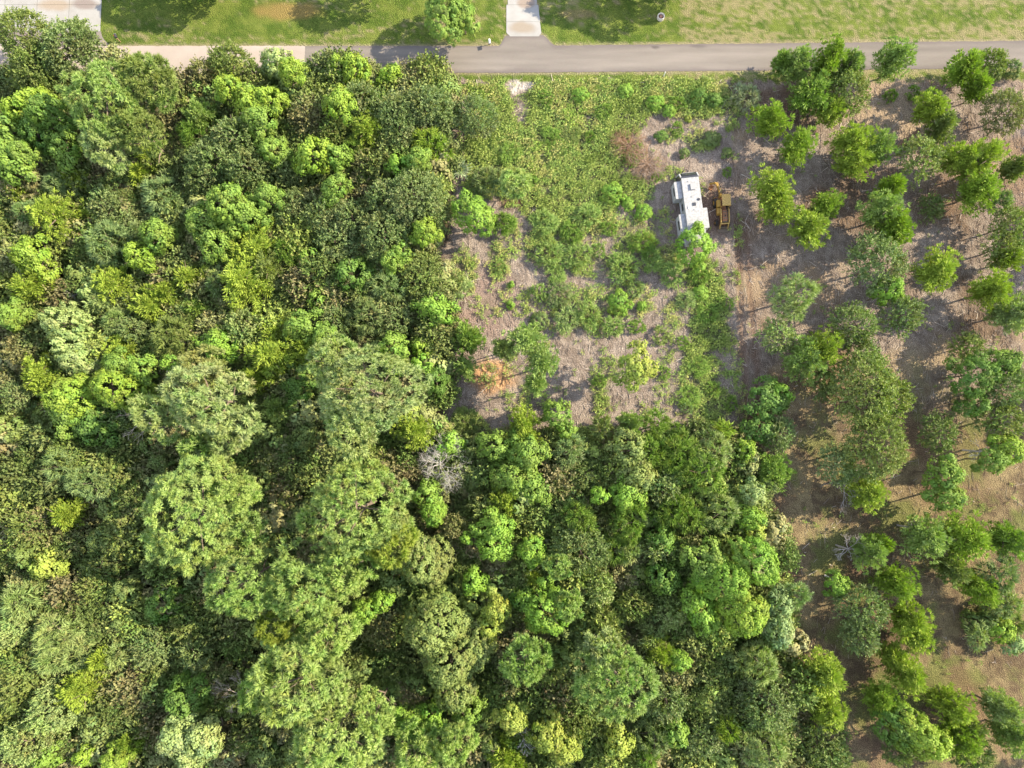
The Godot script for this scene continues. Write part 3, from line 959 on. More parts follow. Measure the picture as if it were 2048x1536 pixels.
func _ready() -> void:
	var cam := Camera3D.new()
	cam.name = "camera"
	cam.position = Vector3(0, 100, 0)
	cam.rotation_degrees = Vector3(-85.6, 0, 0)
	cam.fov = 55.413
	cam.near = 0.5
	cam.far = 4000
	add_child(cam)
	var env := Environment.new()
	var sky := Sky.new()
	var sm_ := ProceduralSkyMaterial.new()
	sm_.sky_top_color = Color(.66, .71, .80)
	sm_.sky_horizon_color = Color(.92, .90, .87)
	sm_.ground_bottom_color = Color(.3, .3, .25)
	sm_.ground_horizon_color = Color(.6, .62, .6)
	sm_.sky_curve = 0.2
	sky.sky_material = sm_
	env.background_mode = Environment.BG_SKY
	env.sky = sky
	env.background_energy_multiplier = 1.1
	env.tonemap_mode = Environment.TONE_MAPPER_LINEAR
	env.tonemap_exposure = 3.1
	env.sdfgi_enabled = true
	env.ssao_enabled = true
	env.ssil_enabled = true
	var we := WorldEnvironment.new()
	we.name = "environment"
	we.environment = env
	add_child(we)
	var sun := DirectionalLight3D.new()
	sun.name = "sun"
	sun.light_energy = 1.5
	sun.light_color = Color(1.0, .94, .82)
	sun.light_angular_distance = 0.5
	sun.shadow_enabled = true
	add_child(sun)
	var el := deg_to_rad(37.0)
	sun.look_at_from_position(Vector3.ZERO, -Vector3(.963 * cos(el), sin(el), -.27 * cos(el)))

	na.seed = 3
	na.frequency = 0.045
	na.fractal_octaves = 3
	nb.seed = 4
	nb.frequency = 0.22
	nb.fractal_octaves = 3
	nc.seed = 5
	nc.frequency = 0.9
	nc.fractal_octaves = 3
	bark = paint(Color(.16, .125, .10), 0.95, 0, 0.2)
	weeds = [
		[11.7, -48.7, 19.8, 3.5, 1.00],
		[2.5, -43.6, 9.6, 7.6, 0.95],
		[-1.0, -39.3, 7.5, 5.6, 0.85],
		[8.8, -39.3, 7.5, 6.3, 0.85],
		[6.7, -32.1, 6.2, 3.5, 0.70],
		[14.5, -45.4, 4.8, 3.1, 0.75],
		[16.5, -34.9, 3.4, 2.8, 0.60],
		[10.9, -31.4, 4.1, 3.5, 0.70],
		[26.6, -48.0, 5.5, 3.1, 0.90],
		[26.5, -41.8, 2.7, 1.5, 0.50],
		[16.4, -28.5, 2.7, 3.5, 0.50],
		[4.6, -27.1, 4.1, 2.8, 0.50],
		[12.2, -24.3, 4.8, 2.1, 0.40],
		[10.8, -18.0, 5.5, 2.8, 0.40],
		[15.6, -19.4, 4.8, 2.8, 0.35],
		[26.8, -21.5, 2.7, 4.2, 0.70],
		[27.3, -15.9, 3.1, 4.9, 0.70],
		[25.8, -9.6, 3.1, 4.2, 0.60],
		[27.1, -4.8, 3.1, 3.1, 0.60],
		[22.0, -25.7, 2.4, 1.7, 0.50],
		[-6.5, -23.6, 2.1, 3.5, 0.50],
		[-1.7, -25.0, 1.7, 3.5, 0.50],
		[-5.7, -2.1, 2.7, 1.7, 0.60],
		[12.1, -7.6, 1.7, 4.2, 0.45],
		[21.0, -9.6, 1.7, 2.4, 0.30],
		[30.3, -9.6, 1.4, 7.6, 0.30],
		[-1.7, -19.4, 2.1, 2.4, 0.30],
		[-7.0, -41.4, 1.4, 2.1, 0.40],
		[22.5, -16.6, 1.7, 3.5, 0.40],
		[22.2, -37.1, 2.1, 1.4, 0.30],
		[2.5, -19.4, 2.1, 2.1, 0.30],
	]
	make_ground()
	make_roads()
	make_protos()
	make_cover()
	trailer(Vector3(24.51, 0, -31.61), 6.3)
	backhoe(Vector3(29.05, 0, -32.34), 2.0)
	small_things()
	yucca(Vector3(-7.15, 0, -37.45))
	bare_tree("bare_tree", Vector3(-9.25, 0, 3.02), 9.0, 3.3, Color(.52, .49, .46), 7, 10, 6, "bare white dead tree with forking branches in the middle of the wood", "tree")
	bare_tree("bare_tree", Vector3(-32.24, 0, 29.85), 18.0, 2.6, Color(.30, .25, .22), 8, 6, 4, "dead grey twigs showing in a hollow of the lowest left pine", "tree")
	bare_tree("bare_tree", Vector3(1.26, 0, 37.27), 10.0, 1.7, Color(.52, .49, .47), 9, 5, 4, "small bleached dead treetop between yellowing crowns near the bottom edge", "tree")
	bare_tree("bare_tree", Vector3(61.37, 0, 1.32), 6.5, 2.4, Color(.5, .46, .44), 10, 6, 3, "white twigs of a dying tree in the right-hand field", "tree")
	bare_tree("bare_tree", Vector3(43.17, 0, 5.72), 7.0, 2.8, Color(.32, .29, .28), 12, 7, 4, "grey leafless tree left of a big olive-green crown in the field", "tree")
	bare_tree("bare_tree", Vector3(43.70, 0, 14.09), 7.0, 2.3, Color(.34, .31, .30), 13, 6, 4, "grey leafless tree beside the cedars below the field's bare strip", "tree")
	bare_tree("bare_tree", Vector3(52.10, 0, 11.42), 7.5, 1.9, Color(.34, .31, .30), 14, 6, 4, "grey leafless top behind a feathery cedar in the lower field", "tree")
	bare_tree("bare_tree", Vector3(-46.37, 0, -2.08), 14.0, 3.6, Color(.42, .36, .31), 15, 5, 3, "long bare limbs under the pale pine at the lot's lower left corner", "tree")
	bare_tree("bare_tree", Vector3(-58.43, 0, -20.05), 6.0, 2.0, Color(.45, .42, .42), 16, 6, 4, "pale dead twigs among the cedars near the left edge", "tree")
	brush_pile(Vector3(16.17, 0, -40.84), 2.8, 1.2, Color(.25, .165, .12), 17, "upper heap of reddish brown cut brush in the clearing")
	brush_pile(Vector3(18.81, 0, -38.39), 2.7, 1.1, Color(.30, .22, .17), 18, "lower heap of tan cut brush above the trailer's front")
	branch_litter("fallen_branches", Vector3(-5.38, 0.1, 0.30), 3.2, 9, Color(.33, .28, .25), 19, "grey fallen branches at the wood's edge above the bare white tree")
	branch_litter("fallen_branches", Vector3(-6.86, 0.1, -20.40), 3.0, 9, Color(.5, .44, .37), 20, "pale dead branches along the left side of the clearing")
	branch_litter("fallen_branches", Vector3(29.39, 0.1, -46.87), 1.6, 3, Color(.5, .44, .4), 22, "a few pale sticks by the clearing's upper right corner")
	log_at(Vector3(50.03, 0, -28.52) + Vector3(0, .2, 0), Vector3(50.88, 0, -28.94) + Vector3(0, .2, 0), 0.2, Color(.42, .33, .25), "short pale cut log below a dense cedar in the field")
	log_at(Vector3(41.95, 0, 18.06) + Vector3(0, .2, 0), Vector3(42.88, 0, 18.59) + Vector3(0, .8, 0), 0.16, Color(.5, .45, .4), "pale broken snag beside a bright bush in the field")
	log_at(Vector3(53.58, 0.1, -40.77), Vector3(56.19, 0, -42.73) + Vector3(0, 2.2, 0), 0.26, Color(.17, .11, .075), "thick dark trunk leaning half fallen among the cedars of the field")
	plant_all()
	# trees just beyond the upper edge, whose shade lies on the lawn
	t("O", "grn", 22.24, -63.49, 4.9, 10.5, "green lawn tree past the upper edge, right of the driveway")
	t("O", "olv", 15.45, -63.79, 4.6, 10, "olive lawn tree past the upper edge, just right of the driveway")
	t("O", "lime", 29.81, -66.49, 4.4, 12, "yellow-green lawn tree past the upper edge, far right of the driveway")
	t("O", "dkg", -40.69, -63.64, 5.2, 10.5, "deep green lawn tree past the upper edge above the left pines")
	t("O", "grn", -46.80, -64.39, 5.0, 10.5, "green lawn tree past the upper edge beside the left driveway")
	t("F", "olv", -18.52, -63.64, 4.6, 10, "olive lawn tree past the upper edge left of the central driveway")


func plant_all() -> void:
	t("P", "grn", -50.8, -42.2, 5.09, 17, "mid-green pine nearest down-left of the left mailbox")
	t("P", "olv", -45.5, -44.9, 3.64, 16, "olive-green pine nearest down-right of the left mailbox")
	t("P", "olv", -46.7, -38.6, 3.46, 15, "olive-green pine nearest below the left mailbox")
	t("P", "pale", -51.3, -37.3, 3.21, 14, "pale green pine nearest below the left mailbox")
	t("P", "pale", -35.8, -4.9, 5.96, 19, "second nearest pale green pine right of the photo's left edge middle")
	t("P", "pale", -42.4, -2.8, 3.29, 17, "pale green pine nearest right of the photo's left edge middle")
	t("P", "pale", -34.6, -0.0, 2.92, 16, "pale green pine nearest above the dead twigs in the lowest pine")
	t("P", "tan", -37.5, -8.7, 2.67, 16, "tan-green pine nearest right of the photo's left edge middle")
	t("P", "grn", -38.2, 1.2, 2.54, 15, "mid-green pine nearest right of the photo's left edge middle")
	t("P", "pale", -17.0, -6.0, 6.36, 21, "pale green pine nearest up-left of the bare white tree")
	t("P", "pale", -18.7, -1.2, 4.00, 19, "pale green pine nearest left of the bare white tree")
	t("P", "pale", -21.7, -9.3, 3.58, 19, "pale green pine nearest down-left of the spiky yucca")
	t("P", "lime", -36.6, 8.6, 6.77, 21, "yellow-green pine nearest up-left of the dead twigs in the lowest pine")
	t("P", "lime", -32.6, 6.2, 3.20, 19, "yellow-green pine nearest above the dead twigs in the lowest pine")
	t("P", "grn", -30.8, 16.1, 4.53, 20, "second nearest mid-green pine above the dead twigs in the lowest pine")
	t("P", "grn", -31.6, 10.4, 2.47, 17, "mid-green pine nearest left of the bare white tree")
	t("P", "lime", -18.0, 8.0, 6.96, 22, "yellow-green pine nearest down-left of the bare white tree")
	t("P", "grn", -23.0, 16.0, 4.73, 21, "mid-green pine nearest above the dead twigs in the lowest pine")
	t("P", "yel", -14.2, 11.9, 3.06, 19, "yellowing pine nearest down-left of the bare white tree")
	t("P", "lime", -18.8, 15.1, 3.78, 20, "second nearest yellow-green pine up-right of the dead twigs in the lowest pine")
	t("P", "lime", -24.2, 27.1, 6.04, 21, "yellow-green pine nearest right of the dead twigs in the lowest pine")
	t("P", "lime", -21.1, 22.2, 3.28, 19, "yellow-green pine nearest up-right of the dead twigs in the lowest pine")
	t("P", "yel", -27.3, 21.6, 2.87, 18, "yellowing pine nearest above the dead twigs in the lowest pine")
	t("P", "grn", -28.3, 28.2, 2.85, 18, "mid-green pine nearest down-left of the dead twigs in the lowest pine")
	t("P", "lime", -20.1, 33.3, 5.20, 20, "yellow-green pine nearest down-right of the dead twigs in the lowest pine")
	t("P", "lime", -15.9, 31.5, 2.87, 17, "second nearest yellow-green pine right of the dead twigs in the lowest pine")
	t("P", "lime", -6.8, 35.4, 2.96, 16, "yellow-green pine nearest left of the photo's bottom edge middle")
	t("P", "lime", -11.1, 36.1, 2.83, 16, "second nearest yellow-green pine left of the photo's bottom edge middle")
	t("P", "grn", 12.5, 28.2, 4.69, 18, "mid-green pine nearest up-right of the photo's bottom edge middle")
	t("P", "pale", 10.9, 24.8, 2.60, 16, "pale green pine nearest up-right of the photo's bottom edge middle")
	t("P", "grn", 7.1, 19.3, 1.97, 15, "second nearest mid-green pine above the photo's bottom edge middle")
	t("P", "grn", 5.7, 15.1, 1.60, 14, "mid-green pine nearest down-right of the bare white tree")
	t("P", "lime", 0.7, -34.2, 2.02, 7, "yellow-green pine nearest right of the spiky yucca")
	t("P", "grn", 1.5, 25.9, 3.37, 16, "mid-green pine nearest above the photo's bottom edge middle")
	t("F", "olv", -64.6, -53.4, 4.29, 11, "olive-green small-leaved tree nearest left of the left concrete driveway")
	t("F", "gry", -59.0, -51.8, 4.06, 11, "grey-green small-leaved tree nearest below the left concrete driveway")
	t("F", "olv", -63.4, -49.7, 3.64, 10, "olive-green small-leaved tree nearest down-left of the left concrete driveway")
	t("F", "gry", -57.1, -52.7, 2.51, 10, "grey-green small-leaved tree nearest down-right of the left concrete driveway")
	t("O", "lime", -62.9, -44.4, 2.85, 10.5, "yellow-green broadleaf tree nearest below the left concrete driveway")
	t("O", "lime", -64.4, -43.0, 1.98, 10.5, "yellow-green broadleaf tree nearest down-left of the left concrete driveway")
	t("O", "grn", -65.1, -40.3, 2.96, 10.5, "mid-green broadleaf tree nearest down-left of the left concrete driveway")
	t("O", "dkg", -58.8, -41.6, 3.62, 13, "deep green broadleaf tree nearest below the left concrete driveway")
	t("O", "dkg", -62.0, -39.6, 2.71, 10.5, "second nearest deep green broadleaf tree below the left concrete driveway")
	t("O", "grn", -63.2, -36.9, 2.09, 10.5, "second nearest mid-green broadleaf tree below the left concrete driveway")
	t("O", "grn", -65.1, -36.7, 2.46, 10.5, "third nearest mid-green broadleaf tree below the left concrete driveway")
	t("O", "grn", -58.4, -37.8, 2.46, 10.5, "mid-green broadleaf tree nearest down-left of the left mailbox")
	t("O", "grn", -64.4, -35.3, 1.96, 10.5, "second nearest mid-green broadleaf tree above the photo's left edge middle")
	t("C", "lime", -58.9, -35.9, 2.83, 7, "yellow-green cedar nearest below the left concrete driveway")
	t("O", "brn", -63.8, -34.8, 2.02, 7, "brownish broadleaf tree nearest below the left concrete driveway")
	t("L", "blu", -60.1, -33.8, 2.26, 8, "bluish-green feathery tree nearest down-left of the left mailbox")
	t("C", "lime", -59.3, -29.0, 3.89, 10, "third nearest yellow-green cedar above the photo's left edge middle")
	t("C", "lime", -65.9, -33.5, 2.31, 7, "yellow-green cedar nearest down-left of the left mailbox")
	t("L", "blu", -63.7, -29.9, 2.25, 8, "bluish-green feathery tree nearest above the photo's left edge middle")
	t("L", "blu", -52.8, -25.9, 3.46, 9, "bluish-green feathery tree nearest up-right of the photo's left edge middle")
	t("F", "gry", -53.9, -30.9, 2.75, 8, "grey-green small-leaved tree nearest below the left mailbox")
	t("O", "grn", -45.8, -26.0, 2.56, 10.5, "mid-green broadleaf tree nearest below the left mailbox")
	t("O", "lime", -48.1, -23.7, 2.55, 10.5, "yellow-green broadleaf tree nearest up-right of the photo's left edge middle")
	t("L", "blu", -46.2, -32.0, 3.50, 8, "bluish-green feathery tree nearest below the left mailbox")
	t("C", "lime", -48.4, -37.5, 2.32, 7, "yellow-green cedar nearest below the left mailbox")
	t("C", "lime", -50.3, -35.9, 1.81, 6, "second nearest yellow-green cedar below the left mailbox")
	t("F", "dk", -53.4, -34.0, 2.55, 6, "dark shaded small-leaved tree nearest below the left mailbox")
	t("O", "lime", -61.4, -23.5, 2.92, 10.5, "yellow-green broadleaf tree nearest above the photo's left edge middle")
	t("F", "olv", -66.0, -27.9, 2.77, 7, "olive-green small-leaved tree nearest above the photo's left edge middle")
	t("F", "gry", -51.6, -28.8, 2.01, 7, "second nearest grey-green small-leaved tree below the left mailbox")
	t("F", "dk", -62.4, -32.1, 2.04, 6, "dark shaded small-leaved tree nearest down-left of the left mailbox")
	t("F", "dk", -57.1, -24.7, 2.28, 6, "third nearest dark shaded small-leaved tree up-right of the photo's left edge middle")
	t("F", "dk", -51.7, -31.6, 2.29, 6, "second nearest dark shaded small-leaved tree below the left mailbox")
	t("F", "olv", -37.5, -50.4, 3.21, 9, "olive-green small-leaved tree nearest left of the start of dark asphalt")
	t("F", "brn", -41.4, -49.4, 1.73, 8, "brownish small-leaved tree nearest right of the left mailbox")
	t("O", "pale", -31.7, -50.6, 2.78, 8, "pale green broadleaf tree nearest left of the start of dark asphalt")
	t("O", "lime", -36.8, -45.8, 2.03, 10.5, "yellow-green broadleaf tree nearest left of the start of dark asphalt")
	t("O", "lime", -34.4, -43.7, 2.97, 10.5, "yellow-green broadleaf tree nearest down-right of the left concrete driveway")
	t("O", "lime", -31.7, -44.4, 2.35, 10.5, "yellow-green broadleaf tree nearest right of the left mailbox")
	t("O", "lime", -28.7, -48.1, 2.03, 10.5, "yellow-green broadleaf tree nearest down-left of the start of dark asphalt")
	t("C", "grn", -41.7, -42.9, 3.19, 9, "mid-green cedar nearest down-right of the left mailbox")
	t("O", "grn", -33.0, -41.4, 2.59, 10.5, "mid-green broadleaf tree nearest down-left of the start of dark asphalt")
	t("O", "grn", -30.9, -37.8, 2.22, 10.5, "mid-green broadleaf tree nearest below the start of dark asphalt")
	t("F", "gry", -36.1, -39.9, 2.95, 11, "grey-green small-leaved tree nearest down-left of the start of dark asphalt")
	t("F", "gry", -38.6, -36.8, 3.43, 11, "second nearest grey-green small-leaved tree down-right of the left mailbox")
	t("F", "gry", -34.6, -35.6, 3.18, 11, "second nearest grey-green small-leaved tree down-left of the start of dark asphalt")
	t("F", "gry", -40.9, -34.6, 2.71, 10, "third nearest grey-green small-leaved tree down-right of the left mailbox")
	t("O", "lime", -25.9, -36.9, 3.03, 12, "yellow-green broadleaf tree nearest below the start of dark asphalt")
	t("O", "grn", -22.8, -37.1, 1.98, 10, "mid-green broadleaf tree nearest left of the pale gravel patch")
	t("O", "grn", -22.9, -32.4, 2.08, 10.5, "third nearest mid-green broadleaf tree left of the spiky yucca")
	t("O", "grn", -36.2, -29.9, 3.83, 13, "second nearest mid-green broadleaf tree down-left of the start of dark asphalt")
	t("O", "grn", -39.4, -28.0, 2.56, 10.5, "third nearest mid-green broadleaf tree down-left of the start of dark asphalt")
	t("O", "grn", -34.2, -29.1, 2.69, 10.5, "fifth nearest mid-green broadleaf tree below the start of dark asphalt")
	t("O", "grn", -31.8, -31.1, 2.20, 10.5, "fourth nearest mid-green broadleaf tree below the start of dark asphalt")
	t("O", "grn", -38.2, -25.1, 2.56, 10.5, "second nearest mid-green broadleaf tree up-right of the photo's left edge middle")
	t("C", "lime", -33.7, -25.7, 3.53, 9, "yellow-green cedar nearest below the start of dark asphalt")
	t("F", "gry", -29.5, -35.0, 2.26, 8, "grey-green small-leaved tree nearest below the start of dark asphalt")
	t("F", "gry", -29.2, -31.3, 2.50, 8, "second nearest grey-green small-leaved tree below the start of dark asphalt")
	t("F", "brn", -27.4, -43.5, 2.78, 8, "brownish small-leaved tree nearest below the start of dark asphalt")
	t("O", "lime", -22.4, -43.5, 2.35, 10.5, "yellow-green broadleaf tree nearest down-right of the start of dark asphalt")
	t("L", "grn", -29.8, -24.4, 2.11, 8.5, "mid-green feathery tree nearest below the start of dark asphalt")
	t("F", "gry", -25.1, -29.7, 2.97, 9, "third nearest grey-green small-leaved tree below the start of dark asphalt")
	t("F", "olv", -26.8, -47.2, 1.98, 7, "olive-green small-leaved tree nearest below the start of dark asphalt")
	t("L", "grn", -42.2, -40.3, 2.26, 8.5, "mid-green feathery tree nearest down-right of the left mailbox")
	t("O", "lime", -23.7, -49.9, 2.31, 8, "yellow-green broadleaf tree nearest right of the start of dark asphalt")
	t("F", "dk", -27.3, -35.6, 2.30, 6, "second nearest dark shaded small-leaved tree below the start of dark asphalt")
	t("F", "olv", -24.0, -41.2, 2.27, 8, "olive-green small-leaved tree nearest left of the spiky yucca")
	t("F", "dk", -30.8, -41.9, 2.05, 6, "dark shaded small-leaved tree nearest below the start of dark asphalt")
	t("F", "gry", -23.3, -26.1, 2.99, 8, "second nearest grey-green small-leaved tree up-left of the bare white tree")
	t("F", "dk", -27.5, -26.5, 2.53, 6, "dark shaded small-leaved tree nearest down-left of the spiky yucca")
	t("L", "blu", -30.5, -29.3, 1.76, 7, "bluish-green feathery tree nearest below the start of dark asphalt")
	t("O", "grn", -26.8, -23.6, 2.01, 7, "third nearest mid-green broadleaf tree down-left of the spiky yucca")
	t("C", "lime", -62.5, -20.5, 3.12, 10, "yellow-green cedar nearest above the photo's left edge middle")
	t("C", "lime", -64.4, -23.8, 2.27, 9, "second nearest yellow-green cedar above the photo's left edge middle")
	t("O", "grn", -63.8, -16.0, 2.54, 10.5, "mid-green broadleaf tree nearest above the photo's left edge middle")
	t("F", "brn", -63.7, -12.1, 2.96, 8, "brownish small-leaved tree nearest up-right of the photo's left edge middle")
	t("O", "pale", -57.0, -14.8, 3.25, 11, "second nearest pale green broadleaf tree up-right of the photo's left edge middle")
	t("O", "pale", -56.3, -11.9, 2.78, 10, "pale green broadleaf tree nearest up-right of the photo's left edge middle")
	t("O", "pale", -55.8, -10.1, 2.32, 9, "pale green broadleaf tree nearest right of the photo's left edge middle")
	t("C", "lime", -61.0, -8.5, 2.98, 9, "yellow-green cedar nearest right of the photo's left edge middle")
	t("O", "lime", -54.8, -5.1, 3.55, 12, "yellow-green broadleaf tree nearest right of the photo's left edge middle")
	t("O", "lime", -50.2, -6.5, 4.34, 13, "second nearest yellow-green broadleaf tree right of the photo's left edge middle")
	t("O", "grn", -55.8, -3.0, 2.62, 11, "mid-green broadleaf tree nearest down-right of the photo's left edge middle")
	t("O", "dkg", -53.0, -1.6, 2.88, 10, "deep green broadleaf tree nearest down-right of the photo's left edge middle")
	t("F", "gry", -51.0, -3.3, 2.67, 9, "grey-green small-leaved tree nearest right of the photo's left edge middle")
	t("O", "dk", -50.5, -1.6, 2.22, 7, "dark shaded broadleaf tree nearest right of the photo's left edge middle")
	t("C", "lime", -51.4, -20.2, 3.26, 9, "yellow-green cedar nearest up-right of the photo's left edge middle")
	t("C", "pale", -53.9, -18.3, 2.77, 8, "pale green cedar nearest up-right of the photo's left edge middle")
	t("C", "lime", -48.1, -17.6, 2.77, 8, "second nearest yellow-green cedar up-right of the photo's left edge middle")
	t("C", "lime", -45.9, -19.4, 2.15, 8, "third nearest yellow-green cedar up-right of the photo's left edge middle")
	t("O", "pale", -54.8, -19.5, 1.49, 8, "pale green broadleaf tree nearest below the left mailbox")
	t("L", "pale", -52.0, -15.7, 2.10, 8, "pale green feathery tree nearest up-right of the photo's left edge middle")
	t("C", "lime", -51.9, -11.5, 3.51, 8, "second nearest yellow-green cedar right of the photo's left edge middle")
	t("O", "grn", -49.3, -9.1, 2.52, 10.5, "mid-green broadleaf tree nearest right of the photo's left edge middle")
	t("O", "grn", -46.5, -8.8, 1.68, 10.5, "second nearest mid-green broadleaf tree right of the photo's left edge middle")
	t("F", "gry", -49.3, -14.4, 2.22, 8, "grey-green small-leaved tree nearest up-right of the photo's left edge middle")
	t("L", "olv", -44.4, -13.3, 3.18, 9, "olive-green feathery tree nearest right of the photo's left edge middle")
	t("L", "olv", -42.2, -12.5, 2.44, 9, "olive-green feathery tree nearest up-left of the bare white tree")
	t("O", "bri", -38.3, -12.5, 2.69, 9, "bright green broadleaf tree nearest up-left of the bare white tree")
	t("O", "bri", -43.6, -9.9, 2.09, 8, "bright green broadleaf tree nearest right of the photo's left edge middle")
	t("F", "pale", -34.9, -14.4, 2.45, 9, "pale green small-leaved tree nearest right of the photo's left edge middle")
	t("L", "grn", -41.6, -17.2, 2.00, 7, "mid-green feathery tree nearest right of the photo's left edge middle")
	t("L", "blu", -38.4, -20.4, 1.98, 8, "bluish-green feathery tree nearest up-left of the bare white tree")
	t("C", "lime", -42.6, -21.7, 2.78, 8, "third nearest yellow-green cedar down-left of the start of dark asphalt")
	t("C", "lime", -34.0, -20.4, 4.59, 11, "second nearest yellow-green cedar below the start of dark asphalt")
	t("C", "olv", -31.8, -22.2, 3.02, 9, "olive-green cedar nearest below the start of dark asphalt")
	t("O", "grn", -26.6, -14.5, 2.90, 10.5, "third nearest mid-green broadleaf tree up-left of the bare white tree")
	t("C", "lime", -30.8, -10.4, 4.45, 10, "second nearest yellow-green cedar above the dead twigs in the lowest pine")
	t("C", "lime", -26.8, -12.3, 3.12, 9, "yellow-green cedar nearest left of the bare orange dirt patch")
	t("C", "lime", -33.2, -8.3, 2.36, 9, "yellow-green cedar nearest above the dead twigs in the lowest pine")
	t("O", "grn", -23.6, -12.7, 2.17, 10.5, "second nearest mid-green broadleaf tree up-left of the bare white tree")
	t("F", "gry", -23.1, -15.7, 2.59, 8, "grey-green small-leaved tree nearest left of the bare orange dirt patch")
	t("O", "grn", -25.3, -18.8, 1.75, 7, "third nearest mid-green broadleaf tree up-left of the bare orange dirt patch")
	t("C", "lime", -30.4, -13.9, 2.26, 8, "second nearest yellow-green cedar left of the bare orange dirt patch")
	t("F", "dk", -33.7, -4.3, 2.49, 6, "third nearest dark shaded small-leaved tree left of the bare orange dirt patch")
	t("C", "grn", -30.2, -4.1, 2.12, 8, "mid-green cedar nearest left of the bare white tree")
	t("O", "dkg", -27.9, -6.2, 2.45, 8, "deep green broadleaf tree nearest up-left of the bare white tree")
	t("F", "olv", -56.6, 1.6, 3.14, 9, "olive-green small-leaved tree nearest down-right of the photo's left edge middle")
	t("L", "blu", -57.1, 3.3, 2.99, 10, "bluish-green feathery tree nearest down-right of the photo's left edge middle")
	t("L", "blu", -53.6, 5.5, 2.98, 10, "second nearest bluish-green feathery tree down-right of the photo's left edge middle")
	t("F", "dk", -62.3, 4.7, 2.94, 7, "second nearest dark shaded small-leaved tree below the photo's left edge middle")
	t("F", "dk", -51.5, 1.5, 2.70, 7, "dark shaded small-leaved tree nearest down-right of the photo's left edge middle")
	t("F", "olv", -51.1, 4.7, 2.55, 8, "second nearest olive-green small-leaved tree down-right of the photo's left edge middle")
	t("O", "olv", -64.3, -1.6, 2.66, 9, "olive-green broadleaf tree nearest below the photo's left edge middle")
	t("F", "gry", -64.2, -5.5, 2.45, 8, "grey-green small-leaved tree nearest down-right of the photo's left edge middle")
	t("F", "dk", -62.2, 2.3, 2.58, 7, "dark shaded small-leaved tree nearest below the photo's left edge middle")
	t("O", "dk", -45.5, 2.6, 2.09, 7, "dark shaded broadleaf tree nearest down-right of the photo's left edge middle")
	t("F", "dk", -32.2, 1.5, 2.95, 7, "third nearest dark shaded small-leaved tree left of the bare white tree")
	t("F", "dk", -28.4, 2.8, 2.82, 7, "dark shaded small-leaved tree nearest left of the bare white tree")
	t("O", "olv", -32.4, 4.9, 2.31, 8, "olive-green broadleaf tree nearest left of the bare white tree")
	t("O", "dk", -27.1, 0.1, 2.58, 7, "dark shaded broadleaf tree nearest left of the bare white tree")
	t("O", "dk", -47.5, 0.4, 1.98, 6, "second nearest dark shaded broadleaf tree right of the photo's left edge middle")
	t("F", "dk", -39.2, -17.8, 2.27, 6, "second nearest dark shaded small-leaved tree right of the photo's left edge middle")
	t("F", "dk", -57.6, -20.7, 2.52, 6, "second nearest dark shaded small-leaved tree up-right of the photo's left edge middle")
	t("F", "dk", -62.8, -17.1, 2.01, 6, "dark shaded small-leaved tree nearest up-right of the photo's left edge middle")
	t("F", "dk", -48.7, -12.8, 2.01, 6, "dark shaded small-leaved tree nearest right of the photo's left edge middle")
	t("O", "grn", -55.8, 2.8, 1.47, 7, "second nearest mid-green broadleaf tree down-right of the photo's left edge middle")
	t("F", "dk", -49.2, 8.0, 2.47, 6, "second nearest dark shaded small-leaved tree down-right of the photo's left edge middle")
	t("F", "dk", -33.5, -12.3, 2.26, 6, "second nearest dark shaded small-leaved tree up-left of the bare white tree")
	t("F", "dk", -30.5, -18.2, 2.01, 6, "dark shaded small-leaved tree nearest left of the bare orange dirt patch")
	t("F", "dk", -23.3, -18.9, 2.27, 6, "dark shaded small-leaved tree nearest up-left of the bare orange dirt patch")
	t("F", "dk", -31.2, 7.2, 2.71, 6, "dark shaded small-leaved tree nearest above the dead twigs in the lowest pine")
	t("O", "grn", -9.2, -57.8, 4.61, 9, "mid-green broadleaf tree nearest right of the start of dark asphalt")
	t("O", "grn", -6.6, -57.7, 2.46, 7, "mid-green broadleaf tree nearest up-left of the middle mailbox")
	t("O", "bri", -5.0, -29.7, 3.17, 8.5, "bright green broadleaf tree nearest below the spiky yucca")
	t("F", "gry", -20.3, -45.0, 2.76, 9, "grey-green small-leaved tree nearest down-right of the start of dark asphalt")
	t("F", "gry", -15.3, -43.2, 3.13, 9, "second nearest grey-green small-leaved tree down-right of the start of dark asphalt")
	t("F", "gry", -11.3, -44.3, 3.26, 9, "grey-green small-leaved tree nearest down-left of the middle mailbox")
	t("F", "gry", -15.0, -41.2, 2.65, 8, "grey-green small-leaved tree nearest up-left of the spiky yucca")
	t("O", "lime", -21.0, -49.4, 2.54, 8, "second nearest yellow-green broadleaf tree right of the start of dark asphalt")
	t("O", "lime", -16.5, -49.3, 1.76, 6, "yellow-green broadleaf tree nearest left of the middle mailbox")
	t("C", "lime", -19.2, -41.0, 2.82, 8, "yellow-green cedar nearest down-right of the start of dark asphalt")
	t("L", "lime", -10.9, -39.1, 2.64, 8, "yellow-green feathery tree nearest up-left of the spiky yucca")
	t("O", "grn", -12.2, -36.0, 2.09, 10.5, "mid-green broadleaf tree nearest left of the spiky yucca")
	t("O", "bri", -15.0, -35.6, 1.99, 9, "bright green broadleaf tree nearest left of the spiky yucca")
	t("F", "brn", -20.1, -37.1, 2.15, 7, "brownish small-leaved tree nearest left of the spiky yucca")
	t("F", "gry", -12.8, -31.8, 4.27, 11, "grey-green small-leaved tree nearest left of the spiky yucca")
	t("F", "gry", -16.6, -31.7, 2.83, 10, "second nearest grey-green small-leaved tree left of the spiky yucca")
	t("F", "gry", -20.9, -29.2, 2.72, 9, "third nearest grey-green small-leaved tree left of the spiky yucca")
	t("F", "gry", -16.5, -27.0, 3.43, 10, "second nearest grey-green small-leaved tree down-left of the spiky yucca")
